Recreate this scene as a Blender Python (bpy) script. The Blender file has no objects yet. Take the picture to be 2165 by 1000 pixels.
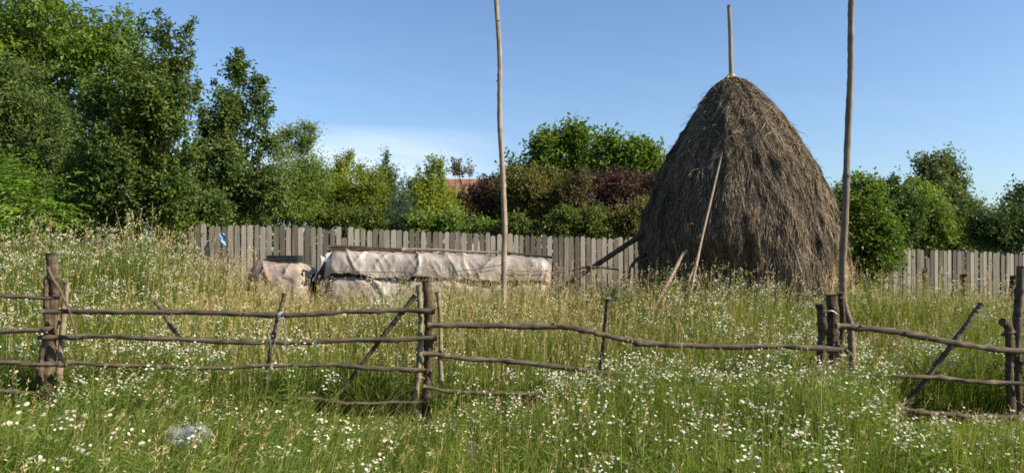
import bpy, math
import numpy as np

# ------------------------------------------------------------------ basics
F, CX, HY, EYE = 1563.0, 1082.5, 536.0, 1.65
sc = bpy.context.scene
COL = sc.collection
V3 = lambda *a: np.array(a, dtype=float)


def P(px, py, d):
    """real-world point seen at photo pixel (px, py) when it stands d metres away"""
    return V3((px - CX) / F * d, d, EYE + (HY - py) / F * d)


def ss(t):
    t = np.clip(t, 0, 1)
    return t * t * (3 - 2 * t)


def make_noise(seed, n=64):
    g = np.random.default_rng(seed).random((n, n))

    def f(x, y):
        x = np.asarray(x, float); y = np.asarray(y, float)
        xi = np.floor(x).astype(int); yi = np.floor(y).astype(int)
        fx = ss(x - xi); fy = ss(y - yi)
        a = g[xi % n, yi % n]; b = g[(xi + 1) % n, yi % n]
        c = g[xi % n, (yi + 1) % n]; d = g[(xi + 1) % n, (yi + 1) % n]
        return (a * (1 - fx) + b * fx) * (1 - fy) + (c * (1 - fx) + d * fx) * fy
    return f


N1, N2, N3, N4 = (make_noise(s) for s in (11, 22, 33, 44))


def ground_z(x, y):
    x = np.asarray(x, float); y = np.asarray(y, float)
    z = 0.55 * ss((-x - 1.5) / 7) * ss((y - 6) / 7)
    z = z - 0.22 * ss((x - 2) / 9) * ss((y - 9) / 8)
    z = z + 0.07 * (N1(x * .5, y * .5) - .5) + 0.04 * (N2(x * 1.5, y * 1.5) - .5)
    return z


# ------------------------------------------------------------------ mesh plumbing
def mesh_from(name, verts, facelists, mats, tint=None, matidx=None, smooth=False):
    verts = np.asarray(verts, dtype=np.float32)
    me = bpy.data.meshes.new(name)
    me.vertices.add(len(verts))
    me.vertices.foreach_set('co', verts.ravel())
    loops = np.concatenate([np.asarray(f, dtype=np.int32).ravel() for f in facelists])
    sizes = np.concatenate([np.full(len(f), np.asarray(f).shape[1], dtype=np.int32) for f in facelists])
    starts = np.concatenate([[0], np.cumsum(sizes)[:-1]]).astype(np.int32)
    me.loops.add(len(loops)); me.loops.foreach_set('vertex_index', loops)
    me.polygons.add(len(sizes)); me.polygons.foreach_set('loop_start', starts)
    me.polygons.foreach_set('loop_total', sizes)
    for m in mats:
        me.materials.append(m)
    if matidx is not None:
        me.polygons.foreach_set('material_index', np.asarray(matidx, dtype=np.int32))
    me.polygons.foreach_set('use_smooth', np.full(len(sizes), smooth))
    if tint is not None:
        at = me.attributes.new('tint', 'FLOAT', 'POINT')
        at.data.foreach_set('value', np.asarray(tint, dtype=np.float32))
    me.update(calc_edges=True)
    me.validate()
    return me


def link(name, me, parent=None, origin=None):
    """one mesh object; vertices are given in world space and re-based on the origin (or the parent's)"""
    o = bpy.data.objects.new(name, me)
    COL.objects.link(o)
    if parent is not None:
        b = np.array(parent_base[parent.name])
        o.parent = parent
    else:
        b = np.array(origin if origin is not None else (0, 0, 0), float)
        o.location = b
    parent_base[o.name] = b
    n = len(me.vertices)
    a = np.empty(n * 3, dtype=np.float32); me.vertices.foreach_get('co', a)
    a = (a.reshape(-1, 3) - b).astype(np.float32)
    me.vertices.foreach_set('co', a.ravel()); me.update()
    return o


parent_base = {}


def tag(o, label=None, cat=None, group=None, kind=None):
    if label: o['label'] = label
    if cat: o['category'] = cat
    if group: o['group'] = group
    if kind: o['kind'] = kind
    return o


def thing(name, label, cat, loc, group=None):
    o = bpy.data.objects.new(name, None)
    COL.objects.link(o)
    o.location = loc; o.empty_display_size = .2
    parent_base[o.name] = np.array(loc, float)
    return tag(o, label, cat, group)


class MB:
    """collects shapes, links them as ONE mesh object"""
    def __init__(s):
        s.v, s.t, s.f, s.m, s.n = [], [], {}, {}, 0

    def add(s, verts, faces, tint=0.5, mat=0):
        verts = np.asarray(verts, float)
        b = s.n
        s.v.append(verts); s.n += len(verts)
        s.t.append(np.broadcast_to(np.asarray(tint, float), (len(verts),)))
        for f in faces:
            f = np.asarray(f, int)
            if f.ndim == 1: f = f[None]
            s.f.setdefault(f.shape[1], []).append(f + b)
            s.m.setdefault(f.shape[1], []).append(np.full(len(f), mat))
        return s

    def tube(s, pts, radii, sides=10, seed=0, rough=.08, tint=.5, mat=0, cap=True):
        pts = np.asarray(pts, float); radii = np.broadcast_to(np.asarray(radii, float), (len(pts),))
        r = np.random.default_rng(seed)
        tan = np.gradient(pts, axis=0); tan /= np.linalg.norm(tan, axis=1)[:, None] + 1e-9
        up = V3(0, 0, 1) if abs(tan[:, 2]).mean() < .8 else V3(0, 1, 0)
        u = np.cross(tan, up); u /= np.linalg.norm(u, axis=1)[:, None] + 1e-9
        w = np.cross(u, tan)
        ang = np.arange(sides) / sides * 2 * np.pi
        rr = radii[:, None] * (1 + rough * (r.random((len(pts), sides)) - .5) * 2
                               + rough * .8 * np.sin(ang * 2 + r.random() * 6)[None])
        v = pts[:, None] + rr[..., None] * (np.cos(ang)[None, :, None] * u[:, None] + np.sin(ang)[None, :, None] * w[:, None])
        n = len(pts)
        i = np.arange(n - 1)[:, None] * sides; j = np.arange(sides)[None]
        k = (j + 1) % sides
        q = np.stack([i + j, i + k, i + sides + k, i + sides + j], -1).reshape(-1, 4)
        fs = [q]
        if cap:
            fs.append(np.arange(sides)[None, :]); fs.append((n - 1) * sides + np.arange(sides)[None, ::-1])
        return s.add(v.reshape(-1, 3), fs, tint, mat)

    def box(s, c, size, rot=0, tint=.5, mat=0, jit=0, seed=0):
        c = np.asarray(c, float); h = np.asarray(size, float) / 2
        q = np.array([[x, y, z] for z in (-1, 1) for y in (-1, 1) for x in (-1, 1)], float) * h
        if jit: q += np.random.default_rng(seed).normal(0, jit, q.shape)
        ca, sa = math.cos(rot), math.sin(rot)
        q = np.stack([q[:, 0] * ca - q[:, 1] * sa, q[:, 0] * sa + q[:, 1] * ca, q[:, 2]], 1) + c
        return s.add(q, [np.array([[0, 2, 3, 1], [4, 5, 7, 6], [0, 1, 5, 4], [2, 6, 7, 3], [0, 4, 6, 2], [1, 3, 7, 5]])], tint, mat)

    def build(s, name, mats, parent=None, origin=None, smooth=False):
        if not isinstance(mats, (list, tuple)): mats = [mats]
        ks = sorted(s.f)
        me = mesh_from(name, np.concatenate(s.v), [np.concatenate(s.f[k]) for k in ks], mats,
                       np.concatenate(s.t), np.concatenate([np.concatenate(s.m[k]) for k in ks]), smooth)
        return link(name, me, parent, origin)


def spline(pts, n=10):
    pts = np.asarray(pts, float)
    if len(pts) == 2: 
        t = np.linspace(0, 1, n)[:, None]
        return pts[0] * (1 - t) + pts[1] * t
    e = np.concatenate([[2 * pts[0] - pts[1]], pts, [2 * pts[-1] - pts[-2]]])
    out = []
    for i in range(1, len(e) - 2):
        t = np.linspace(0, 1, n, endpoint=False)[:, None]
        a, b, c, d = e[i - 1], e[i], e[i + 1], e[i + 2]
        out.append(.5 * ((2 * b) + (c - a) * t + (2 * a - 5 * b + 4 * c - d) * t ** 2 + (3 * b - a - 3 * c + d) * t ** 3))
    out.append(pts[-1:])
    return np.concatenate(out)


# ------------------------------------------------------------------ materials
def new_mat(name):
    m = bpy.data.materials.new(name); m.use_nodes = True
    nt = m.node_tree
    for n in list(nt.nodes): nt.nodes.remove(n)
    out = nt.nodes.new('ShaderNodeOutputMaterial')
    return m, nt, out


def ramp(nt, fac, stops):
    r = nt.nodes.new('ShaderNodeValToRGB')
    e = r.color_ramp.elements
    while len(e) < len(stops): e.new(.5)
    for k, (p, c) in zip(e, stops):
        k.position = p; k.color = (*c, 1)
    nt.links.new(fac, r.inputs[0])
    return r.outputs[0]


def attr(nt, name='tint'):
    a = nt.nodes.new('ShaderNodeAttribute'); a.attribute_name = name
    return a.outputs['Fac']


def leaf_mat(name, stops, trans=.35, rough=.5, spec=.3, tcol=(1.25, 1.3, .5)):
    m, nt, out = new_mat(name)
    c = ramp(nt, attr(nt), stops)
    b = nt.nodes.new('ShaderNodeBsdfPrincipled')
    b.inputs['Roughness'].default_value = rough
    b.inputs['Specular IOR Level'].default_value = spec
    nt.links.new(c, b.inputs['Base Color'])
    t = nt.nodes.new('ShaderNodeBsdfTranslucent')
    mul = nt.nodes.new('ShaderNodeMix'); mul.data_type = 'RGBA'; mul.blend_type = 'MULTIPLY'
    mul.inputs[0].default_value = 1
    nt.links.new(c, mul.inputs[6]); mul.inputs[7].default_value = (*tcol, 1)
    nt.links.new(mul.outputs[2], t.inputs[0])
    mx = nt.nodes.new('ShaderNodeMixShader'); mx.inputs[0].default_value = trans
    nt.links.new(b.outputs[0], mx.inputs[1]); nt.links.new(t.outputs[0], mx.inputs[2])
    nt.links.new(mx.outputs[0], out.inputs[0])
    return m


def wood_mat(name, c0, c1, c2, scale=(3, 40, 40), bump=.4, rough=.85, tint_amt=.35, spec=.25, lich=None):
    m, nt, out = new_mat(name)
    tc = nt.nodes.new('ShaderNodeTexCoord')
    mp = nt.nodes.new('ShaderNodeMapping'); mp.inputs['Scale'].default_value = scale
    nt.links.new(tc.outputs['Object'], mp.inputs[0])
    n = nt.nodes.new('ShaderNodeTexNoise'); n.inputs['Scale'].default_value = 1; n.inputs['Detail'].default_value = 6
    n.inputs['Roughness'].default_value = .65
    nt.links.new(mp.outputs[0], n.inputs[0])
    ad = nt.nodes.new('ShaderNodeMath'); ad.operation = 'MULTIPLY_ADD'
    sub = nt.nodes.new('ShaderNodeMath'); sub.operation = 'SUBTRACT'
    nt.links.new(attr(nt), sub.inputs[0]); sub.inputs[1].default_value = .5
    nt.links.new(sub.outputs[0], ad.inputs[0]); ad.inputs[1].default_value = tint_amt
    nt.links.new(n.outputs[0], ad.inputs[2])
    c = ramp(nt, ad.outputs[0], [(.28, c0), (.5, c1), (.72, c2)])
    if lich:
        n2 = nt.nodes.new('ShaderNodeTexNoise'); n2.inputs['Scale'].default_value = 5; n2.inputs['Detail'].default_value = 5
        nt.links.new(tc.outputs['Object'], n2.inputs[0])
        f = ramp(nt, n2.outputs[0], [(.55, (0, 0, 0)), (.7, (1, 1, 1))])
        mx = nt.nodes.new('ShaderNodeMix'); mx.data_type = 'RGBA'
        nt.links.new(f, mx.inputs[0]); nt.links.new(c, mx.inputs[6]); mx.inputs[7].default_value = (*lich, 1)
        c = mx.outputs[2]
    b = nt.nodes.new('ShaderNodeBsdfPrincipled'); b.inputs['Roughness'].default_value = rough
    b.inputs['Specular IOR Level'].default_value = spec
    nt.links.new(c, b.inputs['Base Color'])
    bp = nt.nodes.new('ShaderNodeBump'); bp.inputs['Strength'].default_value = bump; bp.inputs['Distance'].default_value = .02
    nt.links.new(n.outputs[0], bp.inputs['Height']); nt.links.new(bp.outputs[0], b.inputs['Normal'])
    nt.links.new(b.outputs[0], out.inputs[0])
    return m


def plain_mat(name, c0, c1, scale=8, rough=.6, spec=.4, trans=0, bump=0, alpha=1):
    m, nt, out = new_mat(name)
    tc = nt.nodes.new('ShaderNodeTexCoord')
    n = nt.nodes.new('ShaderNodeTexNoise'); n.inputs['Scale'].default_value = scale; n.inputs['Detail'].default_value = 5
    nt.links.new(tc.outputs['Object'], n.inputs[0])
    c = ramp(nt, n.outputs[0], [(.35, c0), (.65, c1)])
    b = nt.nodes.new('ShaderNodeBsdfPrincipled'); b.inputs['Roughness'].default_value = rough
    b.inputs['Specular IOR Level'].default_value = spec
    nt.links.new(c, b.inputs['Base Color'])
    if bump:
        bp = nt.nodes.new('ShaderNodeBump'); bp.inputs['Strength'].default_value = bump; bp.inputs['Distance'].default_value = .03
        nt.links.new(n.outputs[0], bp.inputs['Height']); nt.links.new(bp.outputs[0], b.inputs['Normal'])
    s = b.outputs[0]
    if trans:
        t = nt.nodes.new('ShaderNodeBsdfTranslucent'); nt.links.new(c, t.inputs[0])
        mx = nt.nodes.new('ShaderNodeMixShader'); mx.inputs[0].default_value = trans
        nt.links.new(s, mx.inputs[1]); nt.links.new(t.outputs[0], mx.inputs[2]); s = mx.outputs[0]
    if alpha < 1:
        t = nt.nodes.new('ShaderNodeBsdfTransparent')
        mx = nt.nodes.new('ShaderNodeMixShader'); mx.inputs[0].default_value = alpha
        nt.links.new(t.outputs[0], mx.inputs[1]); nt.links.new(s, mx.inputs[2]); s = mx.outputs[0]
    nt.links.new(s, out.inputs[0])
    return m


def greens(base, var=.35, yellow=.25):
    b = np.array(base) * np.array([2.25, 2.0, 1.4])
    lo = b * (1 - var) * np.array([.9, 1, 1.05]); hi = b * (1 + var) * np.array([1 + yellow, 1, .85])
    return [(.0, tuple(lo)), (.55, tuple(b)), (1., tuple(hi))]


M = {}
M['rail_wood'] = wood_mat('rail_wood', (.035, .025, .017), (.085, .063, .044), (.165, .13, .095), (2.5, 45, 45), .6, lich=(.14, .12, .08))
M['post_wood'] = wood_mat('post_wood', (.025, .017, .012), (.065, .045, .031), (.15, .11, .075), (40, 40, 3), .7)
M['pale_wood'] = wood_mat('pale_wood', (.10, .075, .05), (.19, .15, .105), (.29, .24, .175), (40, 40, 2), .4)
M['pole_wood'] = wood_mat('pole_wood', (.12, .088, .064), (.235, .18, .135), (.36, .29, .22), (35, 35, 1.5), .5)
M['pole_dark'] = wood_mat('pole_dark', (.08, .058, .042), (.15, .115, .083), (.25, .195, .145), (35, 35, 1.5), .5)
M['picket_wood'] = wood_mat('picket_wood', (.085, .074, .060), (.165, .147, .122), (.265, .24, .205), (30, 30, 1.5), .25, tint_amt=.75)
M['dark_wood'] = wood_mat('dark_wood', (.02, .015, .012), (.05, .037, .028), (.10, .075, .055), (30, 30, 3), .5)
M['bark'] = wood_mat('bark', (.03, .024, .018), (.075, .06, .045), (.15, .125, .1), (18, 18, 4), .8)
M['twig'] = wood_mat('twig', (.06, .045, .035), (.13, .1, .08), (.2, .165, .135), (20, 20, 4), .3)

# ------------------------------------------------------------------ world, sun, camera
SUN_EL, SUN_AZ = math.radians(34), math.radians(108)   # azimuth measured from +Y (view) clockwise to +X
world = bpy.data.worlds.new("World"); sc.world = world; world.use_nodes = True
nt = world.node_tree
for n in list(nt.nodes): nt.nodes.remove(n)
wo = nt.nodes.new('ShaderNodeOutputWorld'); bg = nt.nodes.new('ShaderNodeBackground')
sky = nt.nodes.new('ShaderNodeTexSky'); sky.sky_type = 'NISHITA'; sky.sun_disc = False
sky.sun_elevation = SUN_EL; sky.sun_rotation = SUN_AZ
sky.air_density = 1.0; sky.dust_density = 1.0; sky.ozone_density = 3.0; sky.altitude = 150
# a thin streaky cloud low over the trees
tc = nt.nodes.new('ShaderNodeTexCoord'); sp = nt.nodes.new('ShaderNodeSeparateXYZ')
nt.links.new(tc.outputs['Generated'], sp.inputs[0])


def wm(op, a, b=None, c=None, clamp=False):
    n = nt.nodes.new('ShaderNodeMath'); n.operation = op; n.use_clamp = clamp
    for i, x in enumerate((a, b, c)):
        if x is None: continue
        if isinstance(x, (int, float)): n.inputs[i].default_value = x
        else: nt.links.new(x, n.inputs[i])
    return n.outputs[0]


yy = wm('MAXIMUM', sp.outputs[1], .02)
az = wm('DIVIDE', sp.outputs[0], yy); el = wm('DIVIDE', sp.outputs[2], yy)
cmb = nt.nodes.new('ShaderNodeCombineXYZ')
nt.links.new(wm('MULTIPLY', az, 5.), cmb.inputs[0]); nt.links.new(wm('MULTIPLY_ADD', az, 6., wm('MULTIPLY', el, 34.)), cmb.inputs[1])
cn = nt.nodes.new('ShaderNodeTexNoise'); cn.inputs['Scale'].default_value = 1.3; cn.inputs['Detail'].default_value = 5
nt.links.new(cmb.outputs[0], cn.inputs[0])


def bump1(x, c, w):      # 1 at c, falling to 0 at c +- w
    return wm('SUBTRACT', 1, wm('POWER', wm('ABSOLUTE', wm('DIVIDE', wm('SUBTRACT', x, c), w)), 2.), clamp=True)


# wedge: broad at the left, pointing right, its top edge sloping
elc = wm('MULTIPLY_ADD', az, -.03, .115)
m1 = wm('MULTIPLY', bump1(az, -.23, .24), bump1(el, elc, .055))
mask = wm('MULTIPLY', m1, wm('MULTIPLY_ADD', cn.outputs[0], 1.1, .12), clamp=True)
veil = wm('MULTIPLY', wm('MULTIPLY', wm('SUBTRACT', cn.outputs[0], .45, clamp=True), bump1(el, .17, .16)), .12, clamp=True)
mask = wm('MULTIPLY', wm('MAXIMUM', mask, veil), .85)
SKYTINT = (.93, 1.0, 1.08)
tn = nt.nodes.new('ShaderNodeMix'); tn.data_type = 'RGBA'; tn.blend_type = 'MULTIPLY'; tn.inputs[0].default_value = 1
nt.links.new(sky.outputs[0], tn.inputs[6]); tn.inputs[7].default_value = (*SKYTINT, 1)
cmix = nt.nodes.new('ShaderNodeMix'); cmix.data_type = 'RGBA'
nt.links.new(mask, cmix.inputs[0]); nt.links.new(tn.outputs[2], cmix.inputs[6]); cmix.inputs[7].default_value = (6.2, 6.9, 7.9, 1)
nt.links.new(cmix.outputs[2], bg.inputs[0]); bg.inputs[1].default_value = 0.083
nt.links.new(bg.outputs[0], wo.inputs[0])

sd = bpy.data.lights.new('sun', 'SUN'); sd.energy = 5.0; sd.angle = math.radians(.5); sd.color = (1, .90, .70)
so = bpy.data.objects.new('sun', sd); COL.objects.link(so)
from mathutils import Vector
dirv = Vector((math.sin(SUN_AZ) * math.cos(SUN_EL), math.cos(SUN_AZ) * math.cos(SUN_EL), math.sin(SUN_EL)))
so.rotation_euler = dirv.to_track_quat('Z', 'Y').to_euler()

cd = bpy.data.cameras.new('camera'); cam = bpy.data.objects.new('camera', cd); COL.objects.link(cam)
cam.location = (0, 0, EYE); cam.rotation_euler = (math.radians(90), 0, 0)
cd.sensor_width = 36; cd.lens = F / 2165 * 36; cd.shift_y = (HY - 500) / 2165
cd.clip_end = 2000; cd.clip_start = .05
sc.camera = cam
vs = sc.view_settings
vs.view_transform = 'Standard'; vs.look = 'None'; vs.gamma = 1; vs.exposure = 1.0

# ------------------------------------------------------------------ ground
gm, nt, out = new_mat('meadow_soil')
tc = nt.nodes.new('ShaderNodeTexCoord')
n = nt.nodes.new('ShaderNodeTexNoise'); n.inputs['Scale'].default_value = 1.5; n.inputs['Detail'].default_value = 8
nt.links.new(tc.outputs['Object'], n.inputs[0])
c = ramp(nt, n.outputs[0], [(.3, (.035, .05, .014)), (.5, (.05, .075, .02)), (.7, (.10, .095, .04))])
b = nt.nodes.new('ShaderNodeBsdfPrincipled'); b.inputs['Roughness'].default_value = .95
nt.links.new(c, b.inputs['Base Color']); nt.links.new(b.outputs[0], out.inputs[0])
ax = np.concatenate([[-900, -400, -200, -100, -60, -40, -30], np.arange(-24, 24.1, .4), [30, 40, 60, 100, 200, 400, 900]])
ay = np.concatenate([[-300, -100, -40, -20, -10, -5], np.arange(0, 34, .4), [36, 40, 50, 60, 80, 120, 200, 400, 900]])
gx, gy = np.meshgrid(ax, ay)
gz = ground_z(gx, gy)
nx = len(ax)
i = (np.arange(len(ay) - 1)[:, None] * nx + np.arange(nx - 1)[None]).ravel()
gme = mesh_from('ground', np.stack([gx, gy, gz], -1).reshape(-1, 3), [np.stack([i, i + 1, i + nx + 1, i + nx], 1)], [gm], smooth=True)
tag(link('ground', gme), 'meadow ground under the grass', 'ground', kind='structure')

# ------------------------------------------------------------------ foliage machinery
def unit(a):
    return a / (np.linalg.norm(a, axis=-1, keepdims=True) + 1e-9)


def leaf_arrays(rng, pos, axis, length, width, flat=.6):
    n = len(pos)
    axis = unit(axis)
    nrm = unit(np.array([0, 0, flat])[None] + rng.normal(0, .55, (n, 3)))
    side = unit(np.cross(axis, nrm)); nrm = unit(np.cross(side, axis))
    L = length[:, None]; W = width[:, None] * .5
    mid = pos + axis * L * .45 
    fold = nrm * W * .45
    v = np.stack([pos, mid + side * W + fold, pos + axis * L - nrm * L * .12, mid - side * W + fold], 1)
    return v


def leaves_mesh(name, v, tint, mat, parent):
    n = len(v)
    i = np.arange(n) * 4
    f = np.concatenate([np.stack([i, i + 1, i + 2], 1), np.stack([i, i + 2, i + 3], 1)])
    me = mesh_from(name, v.reshape(-1, 3), [f], [mat], np.repeat(tint, 4))
    return link(name, me, parent)


def tree(name, label, d, blobs, leaf, mat, sprigs=1500, per=14, sprig_len=.4, shoots=(), trunk=(None, .1), up=.45,
         aspect=.5, seed=0, group=None, clump=.32, nclump=26, pinnate=False, flat=.6, droop=0., depth=.9, limbs=True, spread=.16, auto=0):
    rng = np.random.default_rng(seed)
    B = []
    for b in blobs:
        off = b[4] if len(b) > 4 else 0
        c = P(b[0], b[1], d + off)
        rx, rz = b[2] / F * d, b[3] / F * d
        B.append((c, V3(rx, max(rx, min(rz, rx * 1.2)) * depth, rz)))
    B = [(c, np.maximum(r - .30 * sprig_len - .22 * clump * np.prod(r) ** (1 / 3), .4 * r)) for c, r in B]
    vols = np.array([np.prod(r) ** (2 / 3) for _, r in B]); vols /= vols.sum()
    # clumps over the shell of every blob
    cl, cr = [], []
    tot = max(len(B) * 5, nclump)
    for (c, r), w in zip(B, vols):
        k = max(5, int(tot * w))
        u = unit(rng.normal(size=(k, 3)))
        rad = .38 + .56 * rng.random((k, 1)) ** .6
        cl.append(c + u * rad * r)
        cr.append(np.full(k, clump * (np.prod(r) ** (1 / 3))) * (.7 + .6 * rng.random(k)))
    cl = np.concatenate(cl); cr = np.concatenate(cr)
    ctr = np.average([c for c, _ in B], axis=0, weights=vols)
    # sprigs round every clump
    pk = cr ** 2; pk /= pk.sum()
    ci = rng.choice(len(cl), sprigs, p=pk)
    u = unit(rng.normal(size=(sprigs, 3)))
    base = cl[ci] + u * (cr[ci] * rng.random(sprigs) ** .45)[:, None]
    outw = unit(base - ctr)
    sdir = unit(u * .7 + outw * .5 + np.array([0, 0, up]) + rng.normal(0, .3, (sprigs, 3)))
    sl = sprig_len * (.5 + rng.random(sprigs))
    shoots = list(shoots)
    if auto:
        for b in blobs:
            for _ in range(auto):
                sx = b[0] + rng.uniform(-.75, .75) * b[2]
                ty = b[1] - b[3] * math.sqrt(max(.05, 1 - ((sx - b[0]) / b[2]) ** 2))
                shoots.append((sx, ty + 14, sx + rng.normal(0, 4), ty - rng.uniform(4, 20), int(rng.uniform(5, 10))))
    # long shoots drawn one by one
    for (x0, y0, x1, y1, k) in shoots:
        a, e = P(x0, y0, d), P(x1, y1, d)
        t = rng.random(k) ** 1.2
        bp = a + (e - a) * t[:, None] + rng.normal(0, 1, (k, 3)) * (np.linalg.norm(e - a) * .10 * (1.1 - t))[:, None]
        sd_ = unit((e - a)[None] * .8 + rng.normal(0, .5, (k, 3)) * np.linalg.norm(e - a))
        base = np.concatenate([base, bp]); sdir = np.concatenate([sdir, sd_])
        sl = np.concatenate([sl, sprig_len * .5 * (.5 + .6 * rng.random(k))])
    n = len(base)
    stint = rng.random(n) * .5 + .25
    ctint = rng.normal(0, .16, len(cl)); stint[:sprigs] += ctint[ci]
    gz0 = ground_z(base[:, 0], base[:, 1])
    ok = base[:, 2] > gz0 + .05
    base, sdir, sl, stint = base[ok], sdir[ok], sl[ok], stint[ok]
    n = len(base)
    t = (np.arange(per) + .5)[None] / per + rng.normal(0, .04, (n, per))
    bend = np.array([0, 0, -droop])
    pos = base[:, None] + sdir[:, None] * (sl[:, None] * t)[..., None] + bend * (sl[:, None] * t ** 2)[..., None]
    sideq = unit(np.cross(sdir, rng.normal(size=(n, 3))))
    if pinnate:
        sideq = unit(np.cross(sdir, np.array([0, 0, 1.])))
        alt = np.where(np.arange(per) % 2 == 0, 1., -1.)
        axis = sideq[:, None] * alt[None, :, None] + sdir[:, None] * .55 + rng.normal(0, .12, (n, per, 3))
    else:
        sq2 = np.cross(sdir, sideq)
        ph = np.arange(per)[None] * 2.4 + rng.random((n, 1)) * 6
        axis = (sideq[:, None] * np.cos(ph)[..., None] + sq2[:, None] * np.sin(ph)[..., None]) + sdir[:, None] * .6 + rng.normal(0, .25, (n, per, 3))
    axis = axis + bend * .8
    pos = pos.reshape(-1, 3); axis = axis.reshape(-1, 3)
    if not pinnate:
        pos = pos + rng.normal(0, leaf * .35, pos.shape)
    m = len(pos)
    L = leaf * (.65 + .7 * rng.random(m)); W = L * aspect * (.8 + .4 * rng.random(m))
    v = leaf_arrays(rng, pos, axis, L, W, flat)
    tint = np.clip(np.repeat(stint, per) + rng.normal(0, spread, m), 0, 1)
    # root
    tx = trunk[0] if trunk[0] is not None else None
    rootx = P(tx, 0, d)[0] if tx is not None else ctr[0]
    root = V3(rootx, d, float(ground_z(rootx, d)))
    th = thing(name, label, cat_of(name), tuple(root), group)
    leaves_mesh('crown', v, tint, mat, th)
    tr = MB()
    r0 = trunk[1]
    top = ctr + V3(0, 0, (cl[:, 2].max() - ctr[2]) * .55)
    midp = root + (top - root) * .45 + V3(rng.normal(0, .12), rng.normal(0, .1), 0)
    path = spline([root - V3(0, 0, .15), midp, top], 8)
    tr.tube(path, np.linspace(r0, r0 * .25, len(path)), 9, seed, .12)
    if limbs:
        order = rng.permutation(len(cl))[:min(len(cl), 22)]
        for q, k in enumerate(order):
            s0 = rng.uniform(.25, .85)
            a = path[int(s0 * (len(path) - 1))]
            if a[2] > cl[k][2] + .3: a = path[int(.2 * (len(path) - 1))]
            mm = (a + cl[k]) / 2 + V3(0, 0, -.08 * np.linalg.norm(cl[k] - a)) + rng.normal(0, .05, 3)
            pp = spline([a, mm, cl[k]], 5)
            tr.tube(pp, np.linspace(r0 * .38, r0 * .08, len(pp)), 6, seed + q, .1)
    for (x0, y0, x1, y1, k) in shoots:
        a, e = P(x0, y0, d), P(x1, y1, d)
        a = a - (e - a) * .8
        tr.tube(spline([a, e], 5), np.linspace(.012, .004, 5), 5, seed, .05)
    tr.build('trunk', M['bark'], th, smooth=True)
    return th


def cat_of(name):
    return {'shrub': 'shrub'}.get(name.split('_')[-1], 'tree') if name.split('_')[-1] in ('shrub', 'tree') else name.split('_')[-1]


LM = lambda nm, c, tr=.35, **k: leaf_mat(nm, greens(c, **{a: k[a] for a in k if a in ('var', 'yellow')}), tr, **{a: k[a] for a in k if a not in ('var', 'yellow')})
M['walnut'] = LM('walnut_leaf', (.052, .092, .016), .4)
M['ash'] = LM('ash_leaf', (.035, .062, .019), .3)
M['sumac'] = LM('sumac_leaf', (.07, .135, .026), .38)
M['plum'] = LM('plum_leaf', (.034, .061, .016), .32)
M['slim'] = LM('slim_leaf', (.035, .064, .022), .3)
M['willow'] = LM('willow_leaf', (.07, .115, .032), .35)
M['lime'] = LM('lime_leaf', (.095, .135, .026), .42)
M['yellow'] = LM('yellow_leaf', (.072, .105, .02), .42)
M['spruce'] = LM('spruce_leaf', (.028, .055, .045), .1)
M['purple'] = LM('purple_leaf', (.032, .0225, .024), .3, tcol=(1.35, .8, .7))
M['maroon'] = LM('maroon_leaf', (.045, .045, .026), .3, tcol=(1.3, .95, .5))
M['olive'] = LM('olive_leaf', (.062, .068, .028), .35)
M['poplar'] = LM('poplar_leaf', (.052, .080, .042), .3)
M['low'] = LM('low_leaf', (.042, .066, .018), .32)
M['deep'] = LM('deep_leaf', (.026, .048, .016), .28)
M['bright'] = LM('bright_leaf', (.05, .088, .018), .36)

# ---- left group
tree('walnut_tree', 'tall spreading tree with bright yellow-green leaves at the top left, behind the darker trees', 23,
     [(60, 110, 200, 160), (180, 110, 140, 115), (-130, 150, 200, 200), (262, 140, 80, 95), (165, 50, 95, 50), (215, 90, 90, 80), (20, 320, 190, 150), (-60, -20, 150, 90), (230, 260, 90, 120)],
     .17, M['walnut'], 4200, 15, .75, trunk=(60, .28), seed=1, nclump=90, clump=.30, aspect=.42, droop=.35, up=.25, flat=.9)
tree('ash_tree', 'dark grey-green tree on the far left standing in front of the bright tall tree', 16.5,
     [(70, 290, 100, 100), (0, 200, 75, 90), (120, 340, 80, 100), (-70, 280, 120, 160), (60, 400, 120, 90), (140, 270, 50, 70), (60, 180, 60, 60)],
     .085, M['ash'], 3600, 13, .4, trunk=(90, .14), seed=2, nclump=60, aspect=.42, clump=.34)
tree('sumac_shrub', 'low bright green bush of feathery paired leaflets at the left edge', 13.2,
     [(60, 430, 75, 70), (20, 370, 60, 60), (105, 455, 40, 50), (-60, 420, 90, 100), (30, 490, 80, 40), (95, 380, 40, 40)],
     .10, M['sumac'], 620, 20, .55, trunk=(40, .05), seed=3, nclump=36, aspect=.28, pinnate=True, up=.15, droop=.25, flat=1.2, clump=.5)
tree('plum_tree', 'dark leafy tree with upright shoots at its top, left of the slender pointed tree', 14.2,
     [(310, 225, 80, 110), (345, 160, 48, 65), (270, 380, 110, 110), (370, 300, 55, 100), (330, 440, 100, 70), (215, 300, 60, 110), (395, 200, 28, 60), (230, 450, 90, 70), (390, 420, 50, 80)],
     .078, M['plum'], 4600, 13, .34, shoots=[(325, 95, 336, 28, 16), (360, 105, 352, 50, 16), (395, 140, 405, 42, 22), (378, 120, 384, 62, 14), (412, 215, 424, 165, 12), (300, 110, 306, 40, 10), (420, 260, 430, 225, 8)],
     trunk=(310, .10), seed=4, auto=2, nclump=80, aspect=.55, clump=.30)
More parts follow.
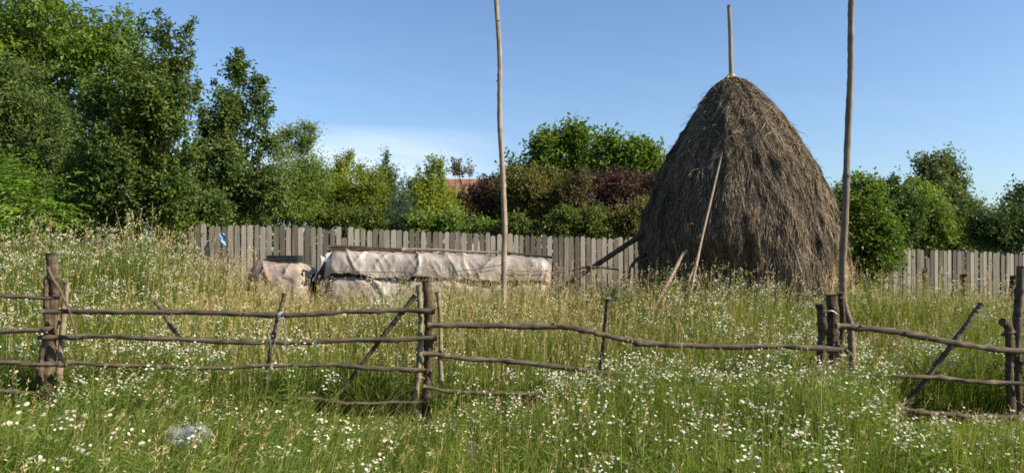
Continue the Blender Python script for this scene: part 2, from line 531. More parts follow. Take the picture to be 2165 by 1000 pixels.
tree('slender_tree', 'slender pointed dark green tree rising above the left end of the picket fence', 16.6,
     [(500, 250, 48, 85), (508, 170, 24, 50), (485, 370, 75, 85), (448, 320, 42, 80), (545, 215, 30, 40), (552, 400, 55, 70), (450, 420, 50, 60), (550, 300, 28, 60), (470, 450, 60, 40), (520, 450, 60, 35)],
     .08, M['slim'], 3300, 13, .33, shoots=[(500, 160, 508, 115, 22), (540, 190, 560, 170, 8), (555, 250, 578, 222, 10)], trunk=(500, .08), seed=5, auto=2, nclump=60, aspect=.55, clump=.30)
tree('willow_tree', 'feathery rounded green tree directly right of the slender pointed tree', 19.5,
     [(628, 350, 45, 70), (605, 420, 70, 65), (650, 310, 26, 36), (590, 330, 34, 50), (668, 410, 40, 65), (640, 460, 70, 35)],
     .095, M['willow'], 1900, 14, .5, shoots=[(650, 300, 660, 268, 12), (625, 300, 628, 268, 12), (600, 300, 604, 285, 8)], trunk=(630, .1), seed=6, auto=2, nclump=50, aspect=.26, clump=.3, up=.9)
tree('dark_shrub', 'dark low bush spilling over the left end of the picket fence', 14.9,
     [(425, 470, 50, 36), (370, 480, 60, 40), (300, 490, 70, 40), (450, 440, 36, 34)], .075, M['plum'], 1500, 12, .34, trunk=(400, .04), seed=48, nclump=30)
tree('dark_shrub', 'dark undergrowth bush between the feathery leaflet bush and the leafy tree with upright shoots', 14.9,
     [(200, 470, 70, 50), (140, 490, 60, 40), (240, 420, 50, 60), (170, 400, 40, 60)], .08, M['ash'], 1700, 12, .36, trunk=(190, .04), seed=49, nclump=34)
# ---- behind the picket fence, middle
tree('lime_shrub', 'light green bush between the feathery tree and the yellow-green tree', 21,
     [(725, 400, 40, 50), (698, 430, 45, 50), (745, 440, 40, 45), (735, 370, 26, 34)], .085, M['lime'], 1000, 13, .42,
     shoots=[(735, 360, 740, 328, 14), (710, 375, 712, 340, 12), (755, 375, 765, 345, 10)], trunk=(720, .06), seed=7, auto=2, nclump=36, up=.9, aspect=.35)
tree('yellow_tree', 'yellowish green tree with drooping sprays above the picket fence', 20,
     [(785, 400, 34, 48), (770, 440, 45, 45), (800, 440, 34, 45)], .085, M['yellow'], 900, 13, .42, trunk=(790, .06), seed=8, auto=2, nclump=30, aspect=.35, up=.2)
tree('leader_tree', 'narrow dark green tree with a single pointed top behind the yellowish tree', 22,
     [(818, 390, 20, 48), (812, 440, 28, 45), (815, 350, 9, 18)], .085, M['slim'], 620, 13, .36, shoots=[(816, 355, 818, 332, 12)], trunk=(815, .05), seed=9, nclump=18, up=.7)
tree('spruce_tree', 'small dark bluish conifer above the middle of the picket fence', 19,
     [(850, 460, 30, 38), (850, 425, 20, 34), (852, 395, 8, 22)], .05, M['spruce'], 900, 16, .3, trunk=(850, .06), seed=10, nclump=20, up=-.05, aspect=.2)
tree('young_tree', 'light green pointed young tree right of the small bluish conifer', 20,
     [(905, 435, 42, 48), (922, 385, 22, 40), (890, 410, 20, 34), (935, 440, 26, 45), (868, 420, 14, 30)], .085, M['lime'], 1250, 13, .38,
     shoots=[(920, 360, 917, 335, 12), (930, 370, 936, 350, 8), (905, 375, 900, 352, 7)], trunk=(915, .06), seed=11, auto=2, nclump=34, up=.8, aspect=.4)
tree('copper_tree', 'reddish brown small tree in front of the brick-red roof', 23,
     [(972, 452, 34, 40), (978, 368, 30, 10), (1000, 445, 22, 30)], .085, M['maroon'], 900, 13, .38, trunk=(975, .06), seed=12, auto=2, nclump=30)
tree('purple_tree', 'dark purple-leaved tree just left of the tall bare pole', 21.5,
     [(1035, 440, 34, 52), (1018, 420, 18, 30), (1050, 412, 24, 28)], .08, M['purple'], 1000, 13, .38, trunk=(1035, .06), seed=13, auto=2, nclump=28)
tree('olive_shrub', 'wide dull olive bush right of the tall bare pole', 20.5,
     [(1120, 430, 58, 55), (1085, 410, 34, 42), (1160, 440, 45, 52), (1110, 385, 40, 24), (1150, 390, 34, 24)], .08, M['olive'], 2100, 13, .38, trunk=(1120, .06), seed=14, auto=2, nclump=50)
tree('distant_tree', 'tall round-headed tree showing sky gaps far behind the olive bush', 33,
     [(1190, 318, 58, 34), (1205, 300, 34, 24), (1150, 318, 28, 22), (1165, 365, 55, 40), (1225, 345, 32, 36), (1095, 360, 34, 24)], .2, M['bright'], 900, 14, .7,
     trunk=(1180, .22), seed=15, nclump=40, clump=.26)
tree('distant_tree', 'bright green broad tree top between the round-headed tree and the haystack', 31,
     [(1320, 345, 60, 36), (1290, 318, 32, 24), (1365, 340, 32, 30), (1345, 370, 60, 30), (1265, 350, 30, 34), (1385, 365, 25, 30)], .2, M['bright'], 1000, 14, .7,
     trunk=(1320, .22), seed=16, nclump=40, clump=.28)
tree('purple_tree', 'broad dark purple-leaved tree left of the haystack', 20.5,
     [(1310, 415, 60, 42), (1265, 410, 36, 36), (1370, 415, 45, 45), (1390, 390, 34, 28), (1330, 450, 60, 40)], .08, M['purple'], 2100, 13, .4, trunk=(1320, .08), seed=17, nclump=50)
tree('maroon_shrub', 'brownish green bush between the olive bush and the broad purple tree', 20,
     [(1215, 440, 38, 55), (1235, 400, 28, 30), (1250, 460, 34, 40)], .08, M['maroon'], 1000, 13, .38, trunk=(1220, .06), seed=18, auto=2, nclump=26)
for k, (bl, lab, mt) in enumerate([
        ([(1195, 478, 30, 24), (1170, 488, 24, 18)], 'low green shrub peeping over the pickets below the wide olive bush', 'low'),
        ([(1262, 475, 34, 26), (1240, 490, 24, 16)], 'low green shrub peeping over the pickets below the brownish bush', 'low'),
        ([(1325, 468, 34, 28), (1350, 450, 26, 22), (1345, 490, 24, 16)], 'low dull olive shrub over the pickets next to the haystack', 'olive'),
        ([(1085, 485, 24, 16), (1065, 490, 20, 14)], 'tiny green shrub over the pickets beside the tall bare pole', 'low'),
        ([(965, 482, 30, 20), (1010, 488, 30, 16)], 'low dark green shrub over the pickets below the reddish tree', 'willow'),
        ([(740, 470, 40, 26), (690, 475, 44, 24), (800, 478, 30, 24)], 'low mid green shrub over the pickets below the light green bush', 'low'),
        ([(545, 462, 44, 30), (505, 470, 34, 26)], 'low dark green shrub over the pickets at the foot of the slender pointed tree', 'slim'),
        ([(890, 480, 40, 22), (925, 478, 24, 24)], 'low green shrub over the pickets under the pointed young tree', 'willow')]):
    tree('low_shrub', lab, 18.2 + .1 * k, bl, .075, M[mt], 480, 12, .32, trunk=(bl[0][0], .03), seed=30 + k, nclump=14, limbs=True)
# ---- right group
tree('bright_shrub', 'bright green leafy bush standing in front of the pickets right of the haystack', 14.4,
     [(1830, 490, 44, 70), (1845, 430, 30, 40), (1850, 555, 48, 42), (1800, 450, 26, 50), (1815, 405, 18, 20), (1800, 560, 30, 40)], .075, M['bright'], 1700, 12, .36,
     shoots=[(1812, 410, 1818, 378, 12), (1850, 410, 1860, 395, 8)], trunk=(1835, .05), seed=40, auto=2, nclump=44, aspect=.55)
tree('young_tree', 'thin green sapling behind the pickets right of the bright bush', 19.5,
     [(1890, 405, 15, 24), (1905, 450, 36, 46), (1878, 440, 20, 34), (1885, 490, 40, 34)], .085, M['slim'], 900, 12, .36, shoots=[(1890, 400, 1895, 375, 12), (1876, 410, 1872, 392, 8)],
     trunk=(1895, .05), seed=41, auto=2, nclump=26, aspect=.5)
tree('mid_tree', 'mid green bushy tree in front of the tall grey-green one', 21,
     [(1950, 450, 45, 55), (1935, 420, 26, 34), (1975, 490, 50, 34)], .085, M['willow'], 1300, 13, .4, trunk=(1950, .07), seed=42, auto=2, nclump=30)
tree('poplar_tree', 'tall grey-green tree standing above its neighbours at the right', 31,
     [(1990, 355, 30, 30), (2008, 375, 24, 46), (1950, 372, 26, 30), (1975, 395, 45, 34), (1990, 430, 45, 40)], .15, M['poplar'], 1100, 13, .55, trunk=(1985, .2), seed=43, nclump=50, clump=.34, up=.6)
tree('grey_shrub', 'grey-green rounded bush right of the mid green bushy tree', 21.5,
     [(2020, 465, 36, 46), (2045, 460, 26, 38), (2020, 500, 50, 28), (2005, 430, 28, 30)], .085, M['poplar'], 1050, 13, .38, trunk=(2020, .06), seed=44, auto=2, nclump=28)
tree('dark_shrub', 'wide dark green bush hugging the pickets at the right edge', 19.2,
     [(2110, 490, 55, 36), (2080, 480, 36, 34), (2150, 475, 48, 40), (2200, 480, 50, 50)], .08, M['deep'], 1900, 13, .4, trunk=(2120, .07), seed=45, nclump=40)
tree('far_tree', 'dark pointed tree top far off at the right edge', 32,
     [(2158, 430, 30, 28), (2175, 405, 22, 22), (2130, 445, 22, 16), (2220, 430, 50, 50)], .16, M['deep'], 650, 13, .6, trunk=(2165, .2), seed=46, nclump=30, up=.5)
tree('hidden_shrub', 'green bush glimpsed between the haystack and the leaning tall pole', 17.8,
     [(1765, 445, 24, 40), (1775, 500, 34, 50), (1760, 420, 14, 18)], .08, M['willow'], 700, 12, .34, shoots=[(1768, 415, 1774, 395, 7)], trunk=(1768, .04), seed=47, nclump=20)

# far wood along the horizon
rng = np.random.default_rng(77)
n = 26000
wx = rng.uniform(-75, 75, n); wtop = 2.2 + 1.6 * N3(wx * .15, 0 * wx) + 1.2 * N4(wx * .6, 0 * wx)
wz = wtop * rng.random(n) ** .7; wy = 62 + rng.uniform(-3, 3, n)
v = leaf_arrays(rng, np.stack([wx, wy, wz], 1), rng.normal(size=(n, 3)), np.full(n, .5), np.full(n, .35))
o = leaves_mesh('distant_wood', v, rng.random(n), M['slim'], None)
tag(o, 'far strip of woodland along the horizon', 'woodland', kind='stuff')

# ------------------------------------------------------------------ small house behind the trees
brick = plain_mat('roof_clay', (.17, .075, .05), (.26, .125, .085), 3, .85)
wall = plain_mat('lime_render', (.5, .47, .42), (.6, .57, .52), 2, .9)
hb = P(995, 536, 42); hb[2] = 0
house = thing('house', 'small house with a brick-red roof half hidden by the reddish trees', 'house', tuple(hb))
w_, dd, hw, hr = 2.6, 2.2, 3.9, 5.85
mb = MB(); mb.box(hb + V3(0, 0, hw / 2), (2 * w_, 2 * dd, hw)); mb.build('wall', wall, house)
mb = MB()
x0, x1 = hb[0] - w_ - .3, hb[0] + w_ + .3
for s in (-1, 1):
    ny = 14
    for q in range(ny):
        t0, t1 = q / ny, (q + 1) / ny
        ya, za = hb[1] + s * (dd + .35) * (1 - t0), hw - .2 + (hr - hw + .2) * t0
        yb, zb = hb[1] + s * (dd + .35) * (1 - t1), hw - .2 + (hr - hw + .2) * t1
        vv = [(x0, ya, za + .06), (x1, ya, za + .06), (x1, yb, zb + .03), (x0, yb, zb + .03), (x0, ya, za), (x1, ya, za), (x1, yb, zb), (x0, yb, zb)]
        mb.add(vv, [np.array([[0, 1, 2, 3], [4, 7, 6, 5], [0, 4, 5, 1], [2, 6, 7, 3], [0, 3, 7, 4], [1, 5, 6, 2]])], rng.random())
mb.build('roof', brick, house)
for s in (-1, 1):
    mb = MB(); gx_ = hb[0] + s * (w_ - .06)
    mb.add([(gx_, hb[1] - dd, hw), (gx_, hb[1] + dd, hw), (gx_, hb[1], hr - .15), (gx_ - s * .1, hb[1] - dd, hw), (gx_ - s * .1, hb[1] + dd, hw), (gx_ - s * .1, hb[1], hr - .15)],
           [np.array([[0, 1, 2], [3, 5, 4]])]); mb.build('gable', wall, house)
glass = plain_mat('window_glass', (.03, .04, .05), (.05, .06, .07), 2, .1)
for q in (-1.2, 1.2):
    mb = MB(); mb.box(hb + V3(q, -dd - .012, 1.7), (.9, .05, 1.1)); wn = mb.build('window', M['pale_wood'], house)
    mb = MB(); mb.box(hb + V3(q, -dd - .045, 1.7), (.74, .02, .94)); mb.build('pane', glass, wn)

# ------------------------------------------------------------------ picket fence
FX0, FX1 = -8.6, 16.5


def fence_y(x): return 15.5 + .186 * x


TOPX = np.array([-9, -6.35, -6.15, -5.3, 2.2, 9., 12.3, 17.]); TOPZ = np.array([1.95, 2.02, 2.2, 2.216, 1.985, 1.77, 1.64, 1.5])
rng = np.random.default_rng(5)
fb = V3(FX0, fence_y(FX0), float(ground_z(FX0, fence_y(FX0))))
pf = thing('picket_fence', 'weathered grey picket fence with rounded tips running behind the haystack', 'fence', tuple(fb))
ang = math.atan(.186); ux, uy = math.cos(ang), math.sin(ang)
pitch = .121
npk = int((FX1 - FX0) / ux / pitch)
panel = None; bay = 20
for k in range(npk):
    if k % bay == 0:
        if panel: panel.build('picket_panel', M['picket_wood'], pf)
        panel = MB()
    s = k * pitch + rng.normal(0, .0035)
    x = FX0 + s * ux; y = fence_y(FX0) + s * uy
    zt = np.interp(x, TOPX, TOPZ) + rng.normal(0, .018); zb = float(ground_z(x, y)) - .05
    w = .096 + rng.normal(0, .005); th_ = .02; lean = rng.normal(0, .0035)
    if rng.random() < .03: zt -= rng.uniform(.05, .2)
    r = w / 2
    prof = [(-r, zb), (r, zb), (r, zt - .05), (r * .72, zt - .015), (0 + rng.normal(0, .008), zt), (-r * .72, zt - .015), (-r, zt - .05)]
    if rng.random() < .15: prof[3] = (r * .9, zt - .005); prof[5] = (-r * .9, zt - .02)
    v = []
    yo = rng.normal(0, .004)
    for off in (-th_ / 2 + yo, th_ / 2 + yo):
        for (a, z) in prof:
            a2 = a + lean * (z - zb)
            v.append((x + a2 * ux - off * uy, y + a2 * uy + off * ux, z))
    m = len(prof)
    sides = np.array([[q, (q + 1) % m, (q + 1) % m + m, q + m] for q in range(m)])
    panel.add(v, [np.arange(m)[None], np.arange(m)[None, ::-1] + m, sides[:, ::-1]], np.clip(rng.normal(.5, .28), 0, 1))
panel.build('picket_panel', M['picket_wood'], pf)
L = (FX1 - FX0) / ux
for frac in (.22, .80):
    mb = MB()
    pts = []
    for q in np.linspace(0, L, 40):
        x = FX0 + q * ux; y = fence_y(FX0) + q * uy
        g_ = float(ground_z(x, y)); t_ = np.interp(x, TOPX, TOPZ)
        pts.append((x - .055 * -uy * -1, y + .055 * ux, g_ + (t_ - g_) * frac))
    mb.tube(pts, .035, 4, 1, .02); mb.build('rail', M['picket_wood'], pf)
# lower backing boards nailed behind the pickets
mb = MB()
for row in range(7):
    q = 0.
    while q < L:
        ln = rng.uniform(2.4, 4.0); e = min(L, q + ln)
        xm = FX0 + (q + e) / 2 * ux; ym = fence_y(FX0) + (q + e) / 2 * uy
        g_ = float(ground_z(xm, ym)); t_ = np.interp(xm, TOPX, TOPZ) - .52
        h = (t_ - g_) / 7
        zc = g_ + h * (row + .5)
        mb.box((xm - .024 * uy, ym + .024 * ux, zc), (e - q - .01, .016, h * .97), ang, rng.normal(.35, .15))
        q = e
mb.build('backing_board', M['picket_wood'], pf)
for q in np.arange(.2, L, bay * pitch):
    x = FX0 + q * ux - .12 * uy; y = fence_y(FX0) + q * uy + .12 * ux
    g_ = float(ground_z(x, y)); t_ = np.interp(x, TOPX, TOPZ) - .06
    mb = MB(); mb.box((x, y, (g_ + t_) / 2 - .1), (.09, .09, t_ - g_ + .2), ang, .3); mb.build('post', M['picket_wood'], pf)
# scrap of blue plastic on the pickets
blue = plain_mat('blue_plastic', (.10, .22, .50), (.22, .36, .62), 20, .5)
c = P(471, 506, 14.28)
mb = MB()
gu, gv = np.meshgrid(np.linspace(-.05, .05, 7), np.linspace(-.11, .11, 11))
vv = np.stack([c[0] + gu + .02 * np.sin(gv * 40), c[1] - .01 + .02 * np.sin(gu * 60 + gv * 30), c[2] + gv], -1).reshape(-1, 3)
i = (np.arange(10)[:, None] * 7 + np.arange(6)[None]).ravel()
mb.add(vv, [np.stack([i, i + 1, i + 8, i + 7], 1)])
vv2 = vv + V3(0, .006, 0); mb.add(vv2, [np.stack([i, i + 7, i + 8, i + 1], 1)])
tag(mb.build('plastic_scrap', blue, origin=tuple(c)), 'small scrap of blue plastic snagged at the left end of the pickets', 'rag')

# ------------------------------------------------------------------ front pole fence
def log(pxs, d, diam, seed, d2=None, taper=.85, sides=12, rough=.12, n=14):
    """a crooked stick through photo points at real distance d (to d2); returns tube arguments"""
    d2 = d if d2 is None else d2
    k = len(pxs)
    ds = np.linspace(d, d2, k)
    pts = np.array([P(a, b, q) for (a, b), q in zip(pxs, ds)])
    sp_ = spline(pts, max(n, 9 if k > 2 else 14))
    r = np.random.default_rng(seed)
    m = len(sp_)
    ph = r.random(6) * 6.28
    t = np.linspace(0, 1, m)
    length = np.linalg.norm(pts[-1] - pts[0])
    wob = (np.sin(t * length * 3 + ph[0]) + .5 * np.sin(t * length * 8 + ph[1]) + .35 * np.sin(t * length * 23 + ph[3]))[:, None] * V3(0.003, .012, .005)
    sp_ = sp_ + wob
    rad = diam / 2 * np.linspace(1, taper, m) * (1 + .06 * np.sin(t * length * 9 + ph[2]) + .03 * r.normal(size=m))
    for _ in range(max(2, int(length * 1.6))):     # knots
        c_ = r.integers(1, m - 1); rad[c_] *= 1.3; rad[c_ - 1] *= 1.14; rad[c_ + 1:c_ + 2] *= 1.12
    for _ in range(max(1, int(length))):           # scars where bark has gone
        c_ = r.integers(0, m); rad[c_:c_ + 4] *= .88
    return sp_, rad, sides, seed, rough


D0 = 7.3
pfn = thing('pole_fence', 'rustic fence of crooked weathered poles crossing the near meadow', 'fence', (0., D0, float(ground_z(0, D0))))
rs = 100


def part(name, mat, pxs, d, diam_px, d2=None, taper=.85, label=None, foot=False, **k):
    global rs
    rs += 1
    mb = MB()
    a = list(pxs)
    sp_, rad, sd_, seed, ro = log(a, d, diam_px * (.9 if name == 'rail' else .95) / F * d, rs, d2, taper, **k)
    if foot:      # run the lower end down into the ground
        e = sp_[-1].copy(); g_ = float(ground_z(e[0], e[1])) - .15
        dn = unit(sp_[-1] - sp_[-6])
        dn = dn / max(-dn[2], .3) if name == 'brace' else V3(0, 0, -1)
        ext = np.array([e + dn * (e[2] - g_) * q for q in (.34, .67, 1.)])
        sp_ = np.concatenate([sp_, ext]); rad = np.concatenate([rad, np.full(3, rad[-1])])
    mb.tube(sp_, rad, sd_, seed, ro, tint=np.repeat(np.clip(np.random.default_rng(rs).normal(.5, .15, len(sp_)), 0, 1), sd_))
    q = np.random.default_rng(rs + 5000)
    ln_ = np.linalg.norm(sp_[-1] - sp_[0])
    for _ in range(int(q.integers(1, 3) + ln_)):          # cut side twigs
        c_ = int(q.integers(1, len(sp_) - 1)); tn_ = unit(sp_[c_ + 1] - sp_[c_ - 1])
        dv = unit(np.cross(tn_, q.normal(size=3)) + tn_ * .5)
        if dv[1] > .3: dv = dv * V3(1, -1, 1)
        mb.tube([sp_[c_], sp_[c_] + dv * rad[c_] * q.uniform(1.3, 1.9)], [rad[c_] * .45, rad[c_] * .3], 7, rs, .15, tint=q.uniform(.5, .9))
    o = mb.build(name, M[mat], pfn, smooth=False)
    for p_ in o.data.polygons: p_.use_smooth = len(p_.vertices) == 4
    if label: o['label'] = label
    return o


dr, dp = 7.20, 7.31          # rails are nailed on the near side of the posts
# left post group
part('post', 'post_wood', [(108, 536), (114, 600), (107, 680), (104, 780), (103, 840)], dp + .02, 25, foot=True, taper=1.0)
part('post', 'post_wood', [(98, 590), (96, 640), (98, 700), (88, 770), (90, 830)], dp - .03, 14, foot=True, taper=1.1)
part('stake', 'pale_wood', [(138, 597), (134, 680), (128, 770), (126, 810)], dp + .05, 11, foot=True, label='pale straight stake', taper=1.)
part('brace', 'rail_wood', [(103, 563), (118, 598), (137, 640), (162, 712)], dr - .05, 6, label='thin pale crooked stick tied across the post')
# left bay rails
part('rail', 'rail_wood', [(-420, 612), (-200, 618), (20, 627), (130, 629)], dr, 11)
part('rail', 'rail_wood', [(-420, 700), (-150, 702), (30, 699), (115, 695)], dr - .02, 13)
part('rail', 'rail_wood', [(-420, 760), (-100, 766), (60, 769), (142, 770)], dr - .04, 11)
part('rail', 'rail_wood', [(-420, 822), (-120, 824), (70, 830), (105, 822)], dr, 10)
# second bay
part('rail', 'rail_wood', [(90, 658), (240, 658), (450, 662), (590, 667), (700, 660), (800, 657), (920, 659)], dr + .0, 11.5, taper=.9)
part('rail', 'rail_wood', [(82, 713), (250, 713), (430, 719), (620, 724), (780, 719), (926, 714)], dr + .02, 10, taper=1.1)
part('rail', 'rail_wood', [(140, 768), (260, 773), (420, 776), (600, 772), (700, 773), (800, 778), (906, 782)], dr + .0, 9, taper=1.1)
part('rail', 'rail_wood', [(600, 842), (690, 848), (760, 853), (900, 848)], dr - .03, 11)
part('stake', 'rail_wood', [(328, 636), (345, 665), (378, 716), (400, 750)], dr + .10, 10, taper=.8, label='short slanting stick behind the top rail')
part('stake', 'rail_wood', [(603, 619), (594, 650), (584, 690), (570, 750), (560, 800)], dr + .12, 9, foot=True, label='upright stick bound with string')
part('brace', 'post_wood', [(880, 622), (842, 670), (812, 708), (772, 760)], dr + .06, 12, foot=True, taper=.8)
# middle post group
part('post', 'pale_wood', [(884, 603), (889, 680), (887, 760), (880, 840)], dp - .03, 13, foot=True, taper=1.1, label='slim yellowish post')
part('post', 'post_wood', [(901, 594), (908, 670), (904, 760), (902, 840)], dp + .02, 21, foot=True, taper=1.05, label='thick dark split post')
part('stake', 'pale_wood', [(927, 616), (931, 690), (931, 770), (933, 830)], dp + .06, 10, foot=True, taper=1.1)
# third bay
part('rail', 'rail_wood', [(905, 686), (1030, 690), (1160, 690), (1230, 695), (1295, 712), (1390, 729), (1520, 733), (1660, 732), (1788, 738)], dr, 13, taper=.85)
part('rail', 'rail_wood', [(894, 746), (1000, 760), (1130, 769), (1280, 786), (1460, 799), (1600, 804), (1745, 803)], dr + .02, 10)
part('rail', 'rail_wood', [(896, 816), (990, 830), (1095, 834), (1300, 850), (1560, 870), (1700, 872)], dr, 11, taper=.7)
part('stake', 'post_wood', [(1286, 632), (1280, 680), (1276, 730), (1268, 790)], dr + .11, 10, foot=True, taper=.9)
part('brace', 'post_wood', [(1290, 800), (1330, 832), (1370, 868)], dr + .06, 9)
# right post group
part('post', 'post_wood', [(1734, 640), (1738, 690), (1735, 760), (1736, 830)], dp - .03, 16, foot=True, taper=1.1, label='slim post with a weathered tip')
part('post', 'post_wood', [(1758, 622), (1760, 680), (1762, 740), (1764, 800)], dp + .03, 23, foot=True, taper=1.0, label='thick dark post')
part('stake', 'post_wood', [(1777, 618), (1782, 680), (1776, 740)], dp + .09, 12, foot=True)
# right bay
part('rail', 'rail_wood', [(1768, 690), (1880, 700), (2010, 722), (2100, 737), (2200, 745), (2420, 752)], dr, 13, taper=.9)
part('rail', 'rail_wood', [(1788, 785), (1880, 793), (2000, 801), (2110, 808), (2400, 812)], dr, 12)
part('rail', 'rail_wood', [(1898, 867), (2000, 874), (2110, 883), (2400, 890)], dr, 13)
part('brace', 'rail_wood', [(2075, 643), (2050, 675), (2003, 738), (1945, 818)], dr + .08, 12, foot=True, taper=.9, label='long slanting pole')
part('post', 'post_wood', [(2157, 562), (2152, 650), (2150, 730), (2152, 850)], dp + .02, 15, foot=True, taper=1.3, label='tall slim post')
part('post', 'post_wood', [(2119, 680), (2132, 690), (2137, 720), (2134, 790), (2138, 850)], dp - .04, 18, foot=True, taper=1.0, label='crooked dark post')
# bay beyond the right edge
part('post', 'post_wood', [(2420, 620), (2424, 760), (2420, 850)], dp, 20, foot=True, taper=1.)
# string
stringm = plain_mat('string', (.16, .18, .21), (.24, .27, .30), 30, .6)
mb = MB()
c = P(592, 667, dr)
for k in range(3):
    th_ = np.linspace(0, 2 * np.pi, 16)
    ringp = c + np.stack([.012 * np.sin(th_ * 1. + k) * 0 + (k - 1) * .012 + .01 * np.sin(th_), .04 + .075 * np.cos(th_), .034 * np.sin(th_)], 1)
    mb.tube(ringp, .004, 5, k, 0, cap=False)
for (a, b_) in [((590, 668), (575, 745)), ((598, 668), (604, 720)), ((604, 720), (596, 740)), ((572, 735), (565, 700))]:
    mb.tube(spline([P(*a, dr - .03), P((a[0] + b_[0]) / 2 + 3, (a[1] + b_[1]) / 2, dr - .035), P(*b_, dr - .03)], 6), .0035, 5, 1, 0)
mb.build('string', stringm, pfn)
mb = MB()
mb.tube(spline([P(1745, 661, dp - .06), P(1752, 657, dp - .09), P(1762, 658, dp - .09), P(1770, 664, dp - .05)], 6), .006, 6, 1, .05)
mb.build('wire', plain_mat('wire', (.4, .38, .35), (.5, .48, .45), 20, .4), pfn)

# ------------------------------------------------------------------ tall bare poles
def tall_pole(name, label, pxs, d, dia_px, mat, seed, taper):
    pts = [P(a, b, d) for a, b in pxs]
    g_ = float(ground_z(pts[-1][0], d))
    pts.append(V3(pts[-1][0], d, g_ - .2))
    sp_ = spline(pts, 14)
    r = np.random.default_rng(seed)
    m = len(sp_); t = np.linspace(0, 1, m)
    sp_[:, 0] += .006 * np.sin(t * 17 + seed) + .003 * np.sin(t * 39); sp_[:, 1] += .01 * np.sin(t * 13)
    rad = dia_px / F * d / 2 * np.linspace(taper, 1, m) * (1 + .04 * r.normal(size=m))
    for k in r.integers(0, m, 6): rad[k] *= 1.18
    mb = MB(); mb.tube(sp_, rad, 12, seed, .06, tint=np.repeat(np.clip(r.normal(.5, .12, m), 0, 1), 12))
    for k in r.integers(2, m - 6, 4):        # snags of cut side branches
        a = sp_[k]; dv = unit(V3(r.normal(), r.normal() - .6, .6))
        mb.tube([a, a + dv * rad[k] * 1.7], [rad[k] * .4, rad[k] * .3], 6, int(k), .1)
    o = mb.build(name, M[mat], origin=(pts[-1][0], d, g_), smooth=True)
    return tag(o, label, 'pole')


tall_pole('tall_pole', 'tall pale bare pole standing in front of the plastic-covered stack', [(1046, -110), (1050, 0), (1056, 130), (1056, 210), (1061, 330), (1066, 450), (1066, 540), (1066, 600)], 11.2, 13, 'pole_wood', 3, .72)
tall_pole('tall_pole', 'tall grey-brown bare pole with a crooked foot beside the haystack', [(1806, -120), (1802, 0), (1797, 150), (1790, 330), (1786, 480), (1781, 590), (1784, 640), (1798, 690), (1801, 740), (1797, 790)], 7.45, 17, 'pole_dark', 4, .72)

# ------------------------------------------------------------------ haystack
HD = 13.0
hx = (1560 - CX) / F * HD
k_ = F / HD
hg = float(ground_z(hx, HD))
hs = thing('haystack', 'big conical brown haystack with a pole through its top', 'haystack', (hx, HD, hg))
pz = EYE + (HY - np.array([640, 600, 560, 520, 480, 440, 400, 360, 320, 280, 245, 215, 190, 175, 163])) / k_
prr = np.array([200, 205, 206, 203, 196, 184, 169, 152, 132, 108, 85, 63, 43, 27, 6]) / k_
pz = np.concatenate([[hg - .1], pz]); prr = np.concatenate([[1.58], prr])
pcx = hx + np.interp(pz, [0, 2, 3.4, 4.75], [.03, .02, -.02, -.10])
hayn = make_noise(71, 128)


def hay_surface(th, z):
    r = np.interp(z, pz, prr); cx = np.interp(z, pz, pcx)
    u = th / (2 * np.pi) * 32
    bump = .12 * (hayn(u % 32 * 1.0, z * 1.0) - .5) + .08 * (hayn(u * 2 + 40, z * 3.5 + 7) - .5) + .06 * (hayn(u * 4 + 11, z * 8 + 3) - .5)
    led = 1 - 2 * np.abs(hayn(u * .9 + 60, z * 2.6 + u * .15) - .5)          # matted ledges where layers slumped
    bump = bump + (.015 + .065 * ss((z - 2.8) / 1.2)) * (led - .6)
    # swept-under hollow at the shaded front left
    dth = np.angle(np.exp(1j * (th - math.radians(-124))))
    hol = np.exp(-(dth / .34) ** 2) * ss((1.95 - z) / .7) * .42
    dt2 = np.angle(np.exp(1j * (th - math.radians(-102))))
    hol = hol + np.exp(-(dt2 / .045) ** 2) * ss((2.15 - z) / .4) * .16
    r = r * (1 + .0) + bump * np.clip(r / .7, .25, 1) - hol
    r = np.maximum(r, .03)
    return np.stack([cx + r * np.cos(th), HD + r * np.sin(th), z + 0 * th], -1)


haym, nt, out = new_mat('hay')
c = ramp(nt, attr(nt), [(0, (.034, .026, .018)), (.35, (.10, .075, .051)), (.65, (.195, .149, .101)), (.85, (.32, .25, .165)), (1, (.52, .36, .16))])
b = nt.nodes.new('ShaderNodeBsdfPrincipled'); b.inputs['Roughness'].default_value = .8; b.inputs['Specular IOR Level'].default_value = .2
nt.links.new(c, b.inputs['Base Color'])
tcn = nt.nodes.new('ShaderNodeTexCoord'); mpn = nt.nodes.new('ShaderNodeMapping'); mpn.inputs['Scale'].default_value = (30, 30, 4)
nn = nt.nodes.new('ShaderNodeTexNoise'); nn.inputs['Scale'].default_value = 1; nn.inputs['Detail'].default_value = 6
bpn = nt.nodes.new('ShaderNodeBump'); bpn.inputs['Strength'].default_value = .8; bpn.inputs['Distance'].default_value = .04
nt.links.new(tcn.outputs['Object'], mpn.inputs[0]); nt.links.new(mpn.outputs[0], nn.inputs[0])
nt.links.new(nn.outputs[0], bpn.inputs['Height']); nt.links.new(bpn.outputs[0], b.inputs['Normal'])
nt.links.new(b.outputs[0], out.inputs[0])

rng = np.random.default_rng(9)
TH, ZZ = np.meshgrid(np.linspace(0, 2 * np.pi, 181)[:-1], np.linspace(hg - .1, pz[-1], 120))
v = hay_surface(TH, ZZ)
nT = 180
i = (np.arange(119)[:, None] * nT + np.arange(nT)[None]).ravel(); j = (np.arange(119)[:, None] * nT + (np.arange(nT)[None] + 1) % nT).ravel()
mb = MB()
mb.add(v.reshape(-1, 3), [np.stack([i, j, j + nT, i + nT], 1)], .22)
